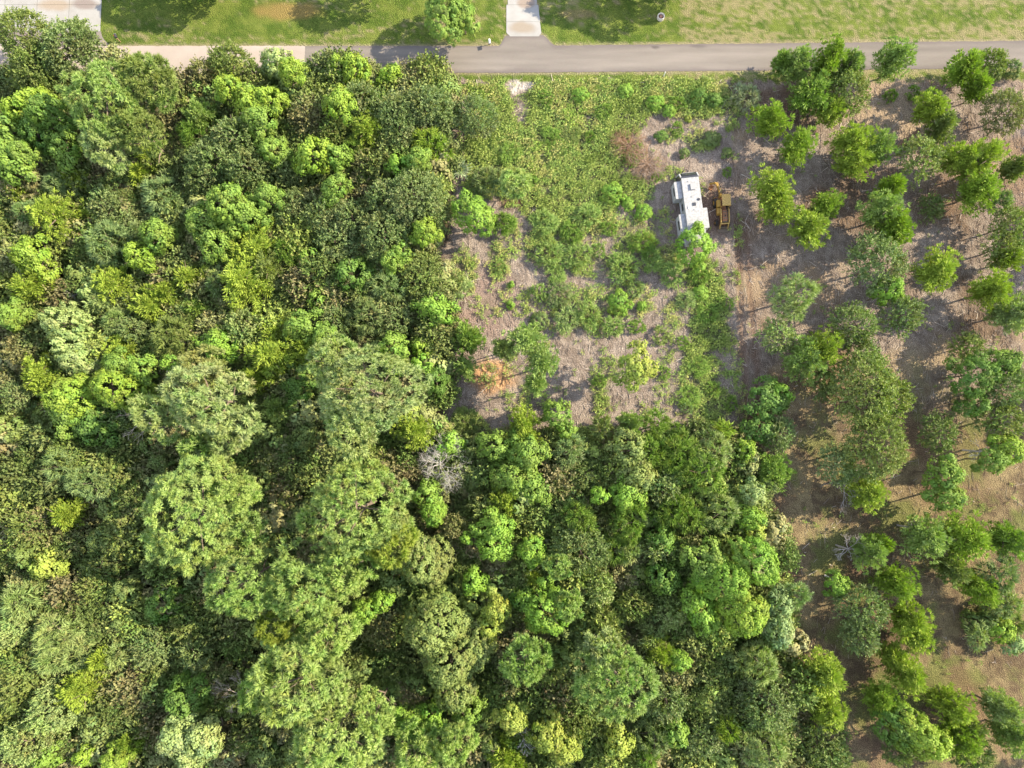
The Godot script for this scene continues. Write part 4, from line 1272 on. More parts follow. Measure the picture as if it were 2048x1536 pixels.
	t("O", "lime", -11.2, -27.0, 2.10, 9, "yellow-green broadleaf tree nearest down-left of the spiky yucca")
	t("O", "grn", -14.8, -24.3, 1.87, 8, "mid-green broadleaf tree nearest down-left of the spiky yucca")
	t("F", "dk", -19.7, -34.4, 2.30, 6, "dark shaded small-leaved tree nearest left of the spiky yucca")
	t("F", "gry", -4.7, -43.9, 3.25, 7, "grey-green small-leaved tree nearest down-left of the pale gravel patch")
	t("S", "gry", -3.4, -35.5, 2.27, 4, "grey-green bush nearest right of the spiky yucca")
	t("S", "grn", -1.3, -29.6, 1.91, 3.5, "mid-green bush nearest down-right of the spiky yucca")
	t("F", "olv", -10.3, -48.1, 2.35, 6, "olive-green small-leaved tree nearest down-left of the middle mailbox")
	t("F", "dk", -11.7, -42.8, 2.59, 5, "dark shaded small-leaved tree nearest up-left of the spiky yucca")
	t("F", "gry", -9.3, -43.4, 1.80, 6, "grey-green small-leaved tree nearest above the spiky yucca")
	t("F", "gry", -10.5, -30.8, 2.23, 9, "grey-green small-leaved tree nearest down-left of the spiky yucca")
	t("L", "grn", -21.0, -39.0, 2.28, 7, "mid-green feathery tree nearest down-right of the start of dark asphalt")
	t("L", "blu", -16.4, -20.0, 2.46, 9, "bluish-green feathery tree nearest down-left of the spiky yucca")
	t("L", "gry", -18.3, -16.2, 3.18, 9, "grey-green feathery tree nearest up-left of the bare orange dirt patch")
	t("F", "gry", -14.9, -15.7, 2.59, 8, "grey-green small-leaved tree nearest up-left of the bare orange dirt patch")
	t("F", "olv", -11.9, -21.3, 3.47, 8, "olive-green small-leaved tree nearest below the spiky yucca")
	t("O", "bri", -10.2, -16.9, 2.94, 9, "bright green broadleaf tree nearest up-left of the bare orange dirt patch")
	t("O", "dkg", -20.8, -21.5, 2.83, 9, "deep green broadleaf tree nearest down-left of the spiky yucca")
	t("O", "grn", -15.3, -23.3, 2.09, 9, "mid-green broadleaf tree nearest up-left of the bare orange dirt patch")
	t("O", "grn", -15.0, -11.9, 1.93, 10.5, "mid-green broadleaf tree nearest above the bare white tree")
	t("O", "lime", -11.6, -11.9, 2.09, 8, "yellow-green broadleaf tree nearest up-left of the bare orange dirt patch")
	t("O", "bri", -11.6, -9.7, 1.84, 8, "bright green broadleaf tree nearest left of the bare orange dirt patch")
	t("O", "dkg", -9.8, -7.7, 2.09, 8, "deep green broadleaf tree nearest left of the bare orange dirt patch")
	t("O", "grn", -14.6, -9.5, 2.09, 8, "mid-green broadleaf tree nearest left of the bare orange dirt patch")
	t("C", "lime", -12.3, -1.2, 3.09, 9, "yellow-green cedar nearest up-left of the bare white tree")
	t("O", "bri", -8.0, 0.8, 1.95, 8, "bright green broadleaf tree nearest above the bare white tree")
	t("C", "dkg", -5.7, -13.3, 2.63, 8, "deep green cedar nearest up-left of the bare orange dirt patch")
	t("C", "grn", -6.6, -9.7, 2.18, 7, "mid-green cedar nearest left of the bare orange dirt patch")
	t("C", "grn", 1.8, -12.9, 2.79, 12, "mid-green cedar nearest up-right of the bare orange dirt patch")
	t("C", "olv", -1.0, -11.7, 1.80, 10.5, "olive-green cedar nearest above the bare orange dirt patch")
	t("C", "grn", 4.0, -9.9, 2.45, 11.5, "mid-green cedar nearest left of the lone golden-green clearing tree")
	t("C", "grn", 2.7, -7.1, 1.68, 10.5, "mid-green cedar nearest right of the bare orange dirt patch")
	t("O", "gold", 15.7, -9.4, 2.79, 11, "golden-green broadleaf tree nearest left of the lone golden-green clearing tree")
	t("C", "lime", 1.8, -2.3, 2.82, 9, "yellow-green cedar nearest down-right of the bare orange dirt patch")
	t("O", "grn", 6.1, -3.3, 2.60, 9, "mid-green broadleaf tree nearest down-left of the lone golden-green clearing tree")
	t("O", "grn", 7.1, -1.2, 1.48, 7, "second nearest mid-green broadleaf tree down-left of the lone golden-green clearing tree")
	t("L", "olv", 11.7, -1.8, 1.91, 7, "olive-green feathery tree nearest down-left of the lone golden-green clearing tree")
	t("C", "grn", 15.2, -2.1, 2.04, 8, "mid-green cedar nearest below the lone golden-green clearing tree")
	t("L", "grn", 18.8, -1.8, 2.13, 7, "mid-green feathery tree nearest below the lone golden-green clearing tree")
	t("L", "grn", 21.6, -1.0, 1.49, 6, "mid-green feathery tree nearest down-right of the lone golden-green clearing tree")
	t("O", "grn", -2.3, 0.8, 2.63, 10, "mid-green broadleaf tree nearest right of the bare white tree")
	t("O", "grn", 2.0, 1.8, 2.73, 11, "third nearest mid-green broadleaf tree down-right of the bare orange dirt patch")
	t("L", "blu", 7.4, 1.4, 2.41, 9, "bluish-green feathery tree nearest down-right of the bare orange dirt patch")
	t("O", "grn", -0.1, 4.4, 3.31, 11, "second nearest mid-green broadleaf tree right of the bare white tree")
	t("O", "grn", 2.6, 6.1, 2.62, 10, "mid-green broadleaf tree nearest above the photo's bottom edge middle")
	t("F", "dk", 9.5, 4.3, 2.70, 7, "dark shaded small-leaved tree nearest down-left of the lone golden-green clearing tree")
	t("O", "olv", 14.6, 1.4, 2.75, 10, "olive-green broadleaf tree nearest below the lone golden-green clearing tree")
	t("L", "grn", 17.7, 2.1, 2.65, 9, "second nearest mid-green feathery tree below the lone golden-green clearing tree")
	t("O", "olv", 16.1, 4.6, 2.86, 10, "second nearest olive-green broadleaf tree below the lone golden-green clearing tree")
	t("F", "dk", 12.7, 3.6, 2.43, 8, "dark shaded small-leaved tree nearest below the lone golden-green clearing tree")
	t("O", "bri", 10.9, 6.9, 1.31, 10, "bright green broadleaf tree nearest right of the bare white tree")
	t("O", "bri", 14.8, 6.9, 2.74, 10, "bright green broadleaf tree nearest below the lone golden-green clearing tree")
	t("C", "lime", -1.2, 7.4, 2.95, 9, "yellow-green cedar nearest down-right of the bare white tree")
	t("O", "grn", -10.7, 7.0, 1.92, 9, "mid-green broadleaf tree nearest down-left of the bare white tree")
	t("F", "dk", 5.8, 6.9, 2.20, 7, "dark shaded small-leaved tree nearest right of the bare white tree")
	t("F", "gry", 19.2, 6.1, 2.89, 9, "grey-green small-leaved tree nearest below the lone golden-green clearing tree")
	t("L", "grn", 20.3, 2.9, 2.65, 9, "third nearest mid-green feathery tree below the lone golden-green clearing tree")
	t("O", "dk", -4.8, 4.8, 2.22, 6, "dark shaded broadleaf tree nearest right of the bare white tree")
	t("O", "grn", 1.0, -0.7, 1.72, 7, "mid-green broadleaf tree nearest down-right of the bare orange dirt patch")
	t("S", "olv", -6.4, -2.4, 1.88, 3, "olive-green bush nearest up-right of the bare white tree")
	t("F", "dk", -3.2, 7.0, 2.22, 6, "dark shaded small-leaved tree nearest down-right of the bare white tree")
	t("O", "olv", -10.7, 14.1, 4.45, 14, "olive-green broadleaf tree nearest below the bare white tree")
	t("O", "dk", -15.0, 17.2, 2.38, 9, "dark shaded broadleaf tree nearest down-left of the bare white tree")
	t("O", "bri", -18.2, 21.0, 2.00, 10, "bright green broadleaf tree nearest up-right of the dead twigs in the lowest pine")
	t("O", "bri", -16.3, 20.1, 1.43, 9, "bright green broadleaf tree nearest down-left of the bare white tree")
	t("F", "brn", -16.6, 24.3, 2.75, 8, "brownish small-leaved tree nearest up-right of the dead twigs in the lowest pine")
	t("O", "dk", -18.8, 28.4, 2.26, 8, "dark shaded broadleaf tree nearest right of the dead twigs in the lowest pine")
	t("F", "dk", -15.2, 28.2, 2.50, 8, "dark shaded small-leaved tree nearest right of the dead twigs in the lowest pine")
	t("O", "olv", -9.0, 22.2, 4.64, 14, "olive-green broadleaf tree nearest right of the dead twigs in the lowest pine")
	t("O", "olv", -7.4, 26.4, 4.29, 14, "second nearest olive-green broadleaf tree up-left of the photo's bottom edge middle")
	t("O", "olv", -7.5, 30.4, 3.44, 12, "olive-green broadleaf tree nearest up-left of the photo's bottom edge middle")
	t("O", "olv", -4.3, 25.5, 2.56, 11, "olive-green broadleaf tree nearest above the photo's bottom edge middle")
	t("O", "gold", -1.6, 20.8, 2.22, 11, "golden-green broadleaf tree nearest below the bare white tree")
	t("O", "yel", -2.7, 23.3, 1.76, 10, "yellowing broadleaf tree nearest below the bare white tree")
	t("O", "bri", 4.2, 20.4, 3.78, 13, "bright green broadleaf tree nearest above the photo's bottom edge middle")
	t("F", "gry", 8.7, 14.2, 3.40, 11, "grey-green small-leaved tree nearest down-right of the bare white tree")
	t("C", "lime", 2.3, 16.4, 2.21, 8, "yellow-green cedar nearest above the photo's bottom edge middle")
	t("O", "bri", -2.4, 10.7, 2.59, 11, "bright green broadleaf tree nearest down-right of the bare white tree")
	t("O", "bri", -2.2, 13.2, 2.47, 11, "second nearest bright green broadleaf tree down-right of the bare white tree")
	t("O", "bri", 2.6, 13.7, 2.49, 10, "second nearest bright green broadleaf tree down-left of the lone golden-green clearing tree")
	t("L", "grn", 8.6, 9.8, 2.14, 10, "mid-green feathery tree nearest right of the bare white tree")
	t("O", "bri", -4.6, 17.8, 1.79, 9, "second nearest bright green broadleaf tree above the photo's bottom edge middle")
	t("O", "bri", -5.7, 12.2, 0.96, 9, "second nearest bright green broadleaf tree below the bare white tree")
	t("F", "brn", -7.4, 11.1, 1.56, 9, "brownish small-leaved tree nearest below the bare white tree")
	t("O", "bri", -9.9, 9.3, 2.02, 10, "bright green broadleaf tree nearest below the bare white tree")
	t("F", "olv", 4.5, 28.2, 2.22, 10, "olive-green small-leaved tree nearest above the photo's bottom edge middle")
	t("O", "dk", 6.5, 27.2, 1.91, 8, "dark shaded broadleaf tree nearest up-right of the photo's bottom edge middle")
	t("C", "olv", 12.0, 22.9, 3.39, 9, "olive-green cedar nearest up-right of the photo's bottom edge middle")
	t("C", "lime", 10.7, 25.0, 1.83, 8, "yellow-green cedar nearest below the lone golden-green clearing tree")
	t("F", "pale", 10.8, 18.7, 2.00, 10, "pale green small-leaved tree nearest up-right of the photo's bottom edge middle")
	t("F", "olv", 15.6, 20.8, 2.49, 9, "olive-green small-leaved tree nearest below the lone golden-green clearing tree")
	t("C", "lime", 18.2, 26.7, 2.78, 9, "second nearest yellow-green cedar below the lone golden-green clearing tree")
	t("O", "bri", 20.7, 27.4, 1.42, 9, "bright green broadleaf tree nearest up-right of the photo's bottom edge middle")
	t("L", "pale", 17.6, 24.9, 1.79, 8, "pale green feathery tree nearest up-right of the photo's bottom edge middle")
	t("F", "dk", 20.2, 19.3, 2.16, 8, "dark shaded small-leaved tree nearest down-left of the white twigs in the field")
	t("F", "pale", 19.8, 21.6, 1.78, 9, "pale green small-leaved tree nearest down-left of the white twigs in the field")
	t("O", "dkg", 18.8, 17.1, 2.95, 10, "deep green broadleaf tree nearest up-right of the photo's bottom edge middle")
	t("F", "pale", 18.4, 13.9, 2.03, 9, "pale green small-leaved tree nearest below the lone golden-green clearing tree")
	t("L", "grn", 14.7, 10.4, 2.97, 10, "second nearest mid-green feathery tree right of the bare white tree")
	t("L", "grn", 20.0, 9.3, 2.61, 10, "fourth nearest mid-green feathery tree below the lone golden-green clearing tree")
	t("L", "grn", 12.9, 13.7, 2.51, 9, "mid-green feathery tree nearest down-right of the bare white tree")
	t("L", "pale", 14.8, 13.7, 2.03, 9, "pale green feathery tree nearest below the lone golden-green clearing tree")
	t("F", "gry", 19.2, 32.4, 2.91, 10, "grey-green small-leaved tree nearest right of the photo's bottom edge middle")
	t("L", "gry", 17.7, 36.6, 2.93, 9, "grey-green feathery tree nearest right of the photo's bottom edge middle")
	t("O", "grn", 19.8, 36.3, 1.64, 9, "mid-green broadleaf tree nearest right of the photo's bottom edge middle")
	t("O", "yel", 13.3, 37.0, 1.86, 10, "yellowing broadleaf tree nearest right of the photo's bottom edge middle")
	t("F", "dk", 9.8, 37.3, 2.60, 8, "second nearest dark shaded small-leaved tree right of the photo's bottom edge middle")
	t("O", "gold", 4.4, 35.5, 2.88, 11, "golden-green broadleaf tree nearest up-right of the photo's bottom edge middle")
	t("O", "yel", -0.1, 33.5, 2.19, 11, "yellowing broadleaf tree nearest above the photo's bottom edge middle")
	t("O", "gold", 6.1, 37.4, 2.32, 10, "golden-green broadleaf tree nearest right of the photo's bottom edge middle")
	t("F", "olv", 7.8, 35.7, 1.99, 9, "olive-green small-leaved tree nearest up-right of the photo's bottom edge middle")
	t("O", "bri", -10.0, 33.9, 1.64, 9, "bright green broadleaf tree nearest up-left of the photo's bottom edge middle")
	t("O", "bri", -13.0, 34.8, 2.44, 10, "bright green broadleaf tree nearest left of the photo's bottom edge middle")
	t("O", "grn", -5.5, 33.6, 2.44, 10, "mid-green broadleaf tree nearest up-left of the photo's bottom edge middle")
	t("O", "grn", -9.3, 37.2, 2.23, 9, "mid-green broadleaf tree nearest left of the photo's bottom edge middle")
	t("C", "lime", -1.2, 38.6, 2.51, 9, "yellow-green cedar nearest up-left of the photo's bottom edge middle")
	t("C", "lime", 0.5, 40.5, 1.80, 8, "yellow-green cedar nearest up-right of the photo's bottom edge middle")
	t("O", "dk", -2.7, 38.2, 2.15, 7, "dark shaded broadleaf tree nearest up-left of the photo's bottom edge middle")
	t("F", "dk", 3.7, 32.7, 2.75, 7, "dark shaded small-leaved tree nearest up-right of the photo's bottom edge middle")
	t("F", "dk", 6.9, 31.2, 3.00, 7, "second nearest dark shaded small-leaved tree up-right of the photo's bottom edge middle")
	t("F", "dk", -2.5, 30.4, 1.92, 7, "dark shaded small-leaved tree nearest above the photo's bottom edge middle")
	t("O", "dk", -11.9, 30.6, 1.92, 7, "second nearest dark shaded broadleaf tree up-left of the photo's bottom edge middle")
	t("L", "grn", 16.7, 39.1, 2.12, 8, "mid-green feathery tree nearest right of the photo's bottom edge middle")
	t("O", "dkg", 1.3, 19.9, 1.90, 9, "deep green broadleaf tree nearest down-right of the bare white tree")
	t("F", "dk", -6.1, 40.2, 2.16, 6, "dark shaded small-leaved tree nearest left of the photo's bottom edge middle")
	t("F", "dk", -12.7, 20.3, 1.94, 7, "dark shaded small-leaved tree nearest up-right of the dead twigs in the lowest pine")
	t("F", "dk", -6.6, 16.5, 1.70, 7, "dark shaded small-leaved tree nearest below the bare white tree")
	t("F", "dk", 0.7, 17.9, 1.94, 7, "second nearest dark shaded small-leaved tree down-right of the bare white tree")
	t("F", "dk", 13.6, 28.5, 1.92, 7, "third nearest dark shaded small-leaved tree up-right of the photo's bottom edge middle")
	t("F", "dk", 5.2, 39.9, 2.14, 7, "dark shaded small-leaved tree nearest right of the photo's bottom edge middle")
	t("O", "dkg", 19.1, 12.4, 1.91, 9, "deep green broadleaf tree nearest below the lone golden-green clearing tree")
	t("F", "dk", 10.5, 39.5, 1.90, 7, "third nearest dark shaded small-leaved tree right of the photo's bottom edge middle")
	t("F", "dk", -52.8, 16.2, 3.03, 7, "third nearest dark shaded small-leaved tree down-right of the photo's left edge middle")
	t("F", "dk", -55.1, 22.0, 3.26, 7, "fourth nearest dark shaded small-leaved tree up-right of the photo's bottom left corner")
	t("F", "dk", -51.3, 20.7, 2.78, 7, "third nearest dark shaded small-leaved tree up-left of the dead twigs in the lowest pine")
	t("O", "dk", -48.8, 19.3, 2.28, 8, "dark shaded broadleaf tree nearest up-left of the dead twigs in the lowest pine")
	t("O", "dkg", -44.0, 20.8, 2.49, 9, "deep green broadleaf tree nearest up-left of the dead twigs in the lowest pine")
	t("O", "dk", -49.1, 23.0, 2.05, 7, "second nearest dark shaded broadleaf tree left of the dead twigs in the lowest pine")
	t("F", "gry", -45.1, 25.9, 2.60, 9, "grey-green small-leaved tree nearest up-right of the photo's bottom left corner")
	t("F", "gry", -39.8, 26.6, 2.48, 9, "grey-green small-leaved tree nearest left of the dead twigs in the lowest pine")
	t("F", "olv", -40.9, 23.0, 2.51, 8, "olive-green small-leaved tree nearest up-left of the dead twigs in the lowest pine")
	t("L", "pale", -56.4, 24.1, 3.26, 11, "second nearest pale green feathery tree above the photo's bottom left corner")
	t("L", "pale", -54.3, 26.3, 2.46, 10, "pale green feathery tree nearest up-right of the photo's bottom left corner")
	t("L", "pale", -57.2, 26.7, 2.46, 10, "pale green feathery tree nearest above the photo's bottom left corner")
	t("C", "lime", -53.3, 31.3, 2.99, 10, "yellow-green cedar nearest up-right of the photo's bottom left corner")
	t("C", "lime", -50.9, 27.6, 1.68, 10, "yellow-green cedar nearest left of the dead twigs in the lowest pine")
	t("L", "pale", -49.5, 26.8, 1.77, 9, "pale green feathery tree nearest left of the dead twigs in the lowest pine")
	t("O", "yel", -58.5, 15.8, 1.96, 9, "yellowing broadleaf tree nearest below the photo's left edge middle")
	t("F", "dk", -56.8, 13.7, 2.55, 7, "fourth nearest dark shaded small-leaved tree below the photo's left edge middle")
	t("O", "dk", -53.0, 12.6, 2.07, 7, "second nearest dark shaded broadleaf tree down-right of the photo's left edge middle")
	t("O", "dk", -62.1, 14.4, 1.93, 8, "dark shaded broadleaf tree nearest below the photo's left edge middle")
	t("C", "lime", -57.2, 9.6, 2.45, 9, "yellow-green cedar nearest down-right of the photo's left edge middle")
	t("F", "olv", -61.5, 11.3, 2.75, 9, "olive-green small-leaved tree nearest below the photo's left edge middle")
	t("L", "pale", -61.8, 20.0, 2.71, 10, "pale green feathery tree nearest below the photo's left edge middle")
	t("F", "pale", -61.6, 23.5, 2.70, 10, "pale green small-leaved tree nearest above the photo's bottom left corner")
	t("F", "olv", -60.5, 28.8, 2.92, 10, "second nearest olive-green small-leaved tree above the photo's bottom left corner")
	t("F", "pale", -56.4, 32.7, 3.35, 11, "second nearest pale green small-leaved tree up-right of the photo's bottom left corner")
	t("F", "pale", -59.5, 37.1, 3.34, 11, "pale green small-leaved tree nearest up-right of the photo's bottom left corner")
	t("F", "olv", -61.7, 31.7, 2.71, 9, "olive-green small-leaved tree nearest above the photo's bottom left corner")
	t("F", "dk", -52.0, 35.3, 2.99, 7, "dark shaded small-leaved tree nearest up-right of the photo's bottom left corner")
	t("F", "dk", -47.2, 36.8, 2.86, 7, "second nearest dark shaded small-leaved tree right of the photo's bottom left corner")
	t("L", "lime", -47.2, 37.4, 1.76, 9, "yellow-green feathery tree nearest right of the photo's bottom left corner")
	t("F", "brn", -47.4, 32.2, 2.75, 7, "brownish small-leaved tree nearest up-right of the photo's bottom left corner")
	t("F", "brn", -36.8, 30.6, 2.76, 7, "brownish small-leaved tree nearest left of the dead twigs in the lowest pine")
	t("F", "olv", -35.2, 33.3, 2.03, 7, "olive-green small-leaved tree nearest down-left of the dead twigs in the lowest pine")
	t("F", "dk", -33.4, 37.2, 2.74, 7, "dark shaded small-leaved tree nearest down-left of the dead twigs in the lowest pine")
	t("O", "dk", -31.4, 39.5, 2.50, 7, "second nearest dark shaded broadleaf tree below the dead twigs in the lowest pine")
	t("O", "pale", -39.7, 35.8, 2.82, 13, "pale green broadleaf tree nearest right of the photo's bottom left corner")
	t("O", "pale", -36.6, 35.8, 2.60, 13, "pale green broadleaf tree nearest down-left of the dead twigs in the lowest pine")
	t("O", "pale", -38.7, 38.1, 2.50, 12, "second nearest pale green broadleaf tree right of the photo's bottom left corner")
	t("O", "dkg", -39.6, 31.1, 3.35, 11, "deep green broadleaf tree nearest left of the dead twigs in the lowest pine")
	t("O", "lime", -49.0, 39.2, 1.99, 9, "yellow-green broadleaf tree nearest down-left of the dead twigs in the lowest pine")
	t("O", "lime", -53.0, 39.1, 1.42, 8, "yellow-green broadleaf tree nearest right of the photo's bottom left corner")
	t("O", "grn", -57.3, 39.0, 1.99, 9, "mid-green broadleaf tree nearest right of the photo's bottom left corner")
	t("F", "dk", -55.7, 38.4, 2.38, 7, "dark shaded small-leaved tree nearest right of the photo's bottom left corner")
	t("F", "dk", -40.3, 20.3, 2.18, 7, "dark shaded small-leaved tree nearest up-left of the dead twigs in the lowest pine")
	t("O", "dk", -26.7, 38.8, 2.26, 7, "dark shaded broadleaf tree nearest below the dead twigs in the lowest pine")
	t("O", "dk", -45.5, 31.2, 1.92, 7, "dark shaded broadleaf tree nearest left of the dead twigs in the lowest pine")
	t("F", "dk", -60.9, 18.6, 2.42, 7, "second nearest dark shaded small-leaved tree above the photo's bottom left corner")
	t("F", "dk", -58.7, 20.3, 2.18, 7, "dark shaded small-leaved tree nearest above the photo's bottom left corner")
	t("F", "dk", -52.4, 24.5, 2.65, 7, "third nearest dark shaded small-leaved tree up-right of the photo's bottom left corner")
	t("F", "dk", -43.4, 24.1, 2.17, 7, "second nearest dark shaded small-leaved tree up-left of the dead twigs in the lowest pine")
	t("F", "dk", -50.3, 33.3, 2.15, 7, "second nearest dark shaded small-leaved tree up-right of the photo's bottom left corner")
	t("F", "dk", -45.4, 28.9, 2.18, 6, "dark shaded small-leaved tree nearest left of the dead twigs in the lowest pine")
	t("F", "olv", -52.7, 18.4, 2.40, 8, "olive-green small-leaved tree nearest up-right of the photo's bottom left corner")
	t("F", "dk", -49.0, 13.8, 1.96, 6, "fourth nearest dark shaded small-leaved tree up-left of the dead twigs in the lowest pine")
	t("F", "dk", -64.9, 14.9, 2.21, 6, "third nearest dark shaded small-leaved tree below the photo's left edge middle")
	t("C", "grn", 39.0, -50.3, 2.89, 8, "mid-green cedar nearest right of the white marker post")
	t("C", "dkg", 37.4, -51.9, 1.61, 6, "deep green cedar nearest right of the white marker post")
	t("C", "bri", 42.4, -50.5, 2.87, 9, "bright green cedar nearest right of the white marker post")
	t("C", "grn", 45.2, -50.1, 2.31, 8, "mid-green cedar nearest left of the photo's top right corner")
	t("F", "olv", 45.4, -46.6, 3.11, 8, "olive-green small-leaved tree nearest up-right of the yellow backhoe loader")
	t("C", "dkg", 40.0, -46.0, 3.16, 8, "deep green cedar nearest up-right of the yellow backhoe loader")
	t("C", "lime", 43.4, -44.6, 2.31, 7, "yellow-green cedar nearest up-right of the yellow backhoe loader")
	t("C", "grn", 51.8, -51.0, 3.39, 9, "mid-green cedar nearest down-left of the photo's top right corner")
	t("C", "bri", 61.8, -49.6, 2.54, 8, "bright green cedar nearest down-left of the photo's top right corner")
	t("C", "bri", 63.4, -47.3, 1.74, 7, "second nearest bright green cedar down-left of the photo's top right corner")
	t("F", "olv", 65.2, -51.5, 1.72, 7, "olive-green small-leaved tree nearest down-left of the photo's top right corner")
	t("F", "brn", 66.5, -44.2, 3.39, 8, "brownish small-leaved tree nearest below the photo's top right corner")
	t("C", "bri", 35.3, -42.9, 3.21, 8, "bright green cedar nearest up-right of the white trailer")
	t("C", "bri", 38.2, -39.2, 3.09, 8, "bright green cedar nearest up-right of the yellow backhoe loader")
	t("C", "lime", 45.7, -40.3, 3.13, 9, "second nearest yellow-green cedar up-right of the yellow backhoe loader")
	t("C", "grn", 48.9, -39.2, 2.43, 8, "mid-green cedar nearest down-right of the concrete ring on the lawn")
	t("C", "lime", 45.9, -36.8, 3.00, 8, "third nearest yellow-green cedar down-right of the white marker post")
	t("C", "lime", 56.3, -44.8, 2.16, 8, "yellow-green cedar nearest down-left of the photo's top right corner")
	t("C", "olv", 58.2, -41.8, 2.44, 8, "olive-green cedar nearest down-left of the photo's top right corner")
	t("F", "olv", 54.0, -37.2, 3.06, 9, "olive-green small-leaved tree nearest right of the yellow backhoe loader")
	t("C", "lime", 59.3, -38.0, 2.98, 9, "second nearest yellow-green cedar down-left of the photo's top right corner")
	t("C", "lime", 61.8, -36.3, 2.88, 10, "yellow-green cedar nearest below the photo's top right corner")
	t("C", "bri", 62.0, -33.1, 3.25, 9, "bright green cedar nearest below the photo's top right corner")
	t("L", "blu", 64.9, -32.1, 1.69, 7, "bluish-green feathery tree nearest above the photo's right edge middle")
	t("C", "lime", 35.1, -34.0, 3.42, 8, "yellow-green cedar nearest right of the yellow backhoe loader")
	t("C", "lime", 35.9, -30.9, 2.43, 7, "second nearest yellow-green cedar right of the yellow backhoe loader")
	t("C", "bri", 42.6, -32.1, 2.07, 6, "bright green cedar nearest right of the yellow backhoe loader")
	t("C", "lime", 40.1, -28.4, 2.57, 7, "second nearest yellow-green cedar up-right of the lone golden-green clearing tree")
	t("C", "grn", 48.9, -29.9, 3.78, 10, "mid-green cedar nearest right of the yellow backhoe loader")
	t("C", "bri", 50.8, -33.3, 1.85, 8, "second nearest bright green cedar right of the yellow backhoe loader")
	t("C", "bri", 51.4, -27.8, 2.68, 9, "bright green cedar nearest up-left of the photo's right edge middle")
	t("S", "silver", 32.7, -47.7, 2.23, 3.5, "silvery bush nearest right of the white marker post")
	t("S", "grn", 56.2, -48.6, 1.10, 2, "second nearest mid-green bush down-left of the photo's top right corner")
	t("S", "grn", 53.1, -48.1, 1.17, 2, "mid-green bush nearest up-right of the yellow backhoe loader")
	t("S", "grn", 59.1, -48.5, 1.03, 2, "mid-green bush nearest down-left of the photo's top right corner")
	t("C", "olv", 67.5, -36.3, 1.72, 7, "olive-green cedar nearest below the photo's top right corner")
	t("F", "olv", 65.9, -28.6, 2.37, 8, "olive-green small-leaved tree nearest below the photo's top right corner")
	t("F", "olv", 64.9, -25.6, 2.22, 8, "olive-green small-leaved tree nearest above the photo's right edge middle")
	t("O", "bri", 24.4, -25.9, 3.13, 8, "bright green broadleaf tree nearest below the white trailer")
	t("F", "dk", 57.3, -31.9, 1.73, 4, "dark shaded small-leaved tree nearest up-left of the photo's right edge middle")
	t("S", "dk", 67.0, -51.1, 1.46, 3, "dark shaded bush nearest down-left of the photo's top right corner")
	t("S", "dk", 70.2, -51.8, 1.46, 3, "dark shaded bush nearest below the photo's top right corner")
	t("L", "pale", 36.5, -18.7, 3.26, 10, "pale green feathery tree nearest down-right of the yellow backhoe loader")
	t("F", "pale", 35.3, -13.8, 2.50, 7, "pale green small-leaved tree nearest down-right of the yellow backhoe loader")
	t("C", "lime", 39.8, -12.4, 2.93, 10, "yellow-green cedar nearest down-right of the yellow backhoe loader")
	t("C", "grn", 37.5, -10.0, 3.17, 9, "mid-green cedar nearest right of the lone golden-green clearing tree")
	t("F", "gry", 47.7, -22.9, 3.67, 10, "grey-green small-leaved tree nearest right of the yellow backhoe loader")
	t("C", "lime", 56.5, -22.2, 3.20, 9, "yellow-green cedar nearest up-left of the photo's right edge middle")
	t("O", "bri", 49.1, -19.3, 2.47, 9, "bright green broadleaf tree nearest up-left of the photo's right edge middle")
	t("F", "gry", 44.4, -14.8, 3.20, 10, "grey-green small-leaved tree nearest down-right of the yellow backhoe loader")
	t("F", "gry", 50.9, -16.2, 2.90, 9, "grey-green small-leaved tree nearest up-left of the photo's right edge middle")
	t("F", "gry", 45.6, -10.8, 2.47, 8, "grey-green small-leaved tree nearest up-left of the white twigs in the field")
	t("F", "olv", 44.6, -6.8, 5.13, 13, "second nearest olive-green small-leaved tree up-left of the white twigs in the field")
	t("F", "olv", 48.7, -5.4, 2.85, 10, "olive-green small-leaved tree nearest up-left of the white twigs in the field")
	t("C", "lime", 62.9, -19.6, 2.95, 10, "yellow-green cedar nearest above the photo's right edge middle")
	t("C", "pale", 65.4, -16.6, 3.07, 9, "pale green cedar nearest above the photo's right edge middle")
	t("C", "lime", 66.2, -24.0, 2.54, 8, "second nearest yellow-green cedar above the photo's right edge middle")
	t("O", "dkg", 58.5, -8.4, 3.16, 11, "deep green broadleaf tree nearest left of the photo's right edge middle")
	t("O", "grn", 63.3, -9.8, 2.58, 9, "mid-green broadleaf tree nearest up-left of the photo's right edge middle")
	t("F", "gry", 63.8, -6.8, 3.26, 9, "grey-green small-leaved tree nearest left of the photo's right edge middle")
	t("O", "dkg", 59.9, -4.9, 2.19, 8, "deep green broadleaf tree nearest above the white twigs in the field")
	t("F", "dk", 55.8, -0.9, 3.02, 7, "dark shaded small-leaved tree nearest left of the white twigs in the field")
	t("F", "olv", 63.7, -2.5, 2.86, 8, "olive-green small-leaved tree nearest below the photo's right edge middle")
	t("O", "lime", 64.1, 1.2, 2.45, 8, "yellow-green broadleaf tree nearest right of the white twigs in the field")
	t("O", "grn", 61.7, 2.5, 2.04, 8, "mid-green broadleaf tree nearest down-right of the white twigs in the field")
	t("F", "olv", 46.1, 1.2, 4.50, 12, "olive-green small-leaved tree nearest left of the white twigs in the field")
	t("F", "gry", 41.9, 3.4, 2.71, 8, "grey-green small-leaved tree nearest left of the white twigs in the field")
	t("C", "lime", 45.6, 7.0, 2.90, 8, "yellow-green cedar nearest down-left of the white twigs in the field")
	t("O", "grn", 54.7, 4.2, 2.72, 10, "mid-green broadleaf tree nearest down-left of the white twigs in the field")
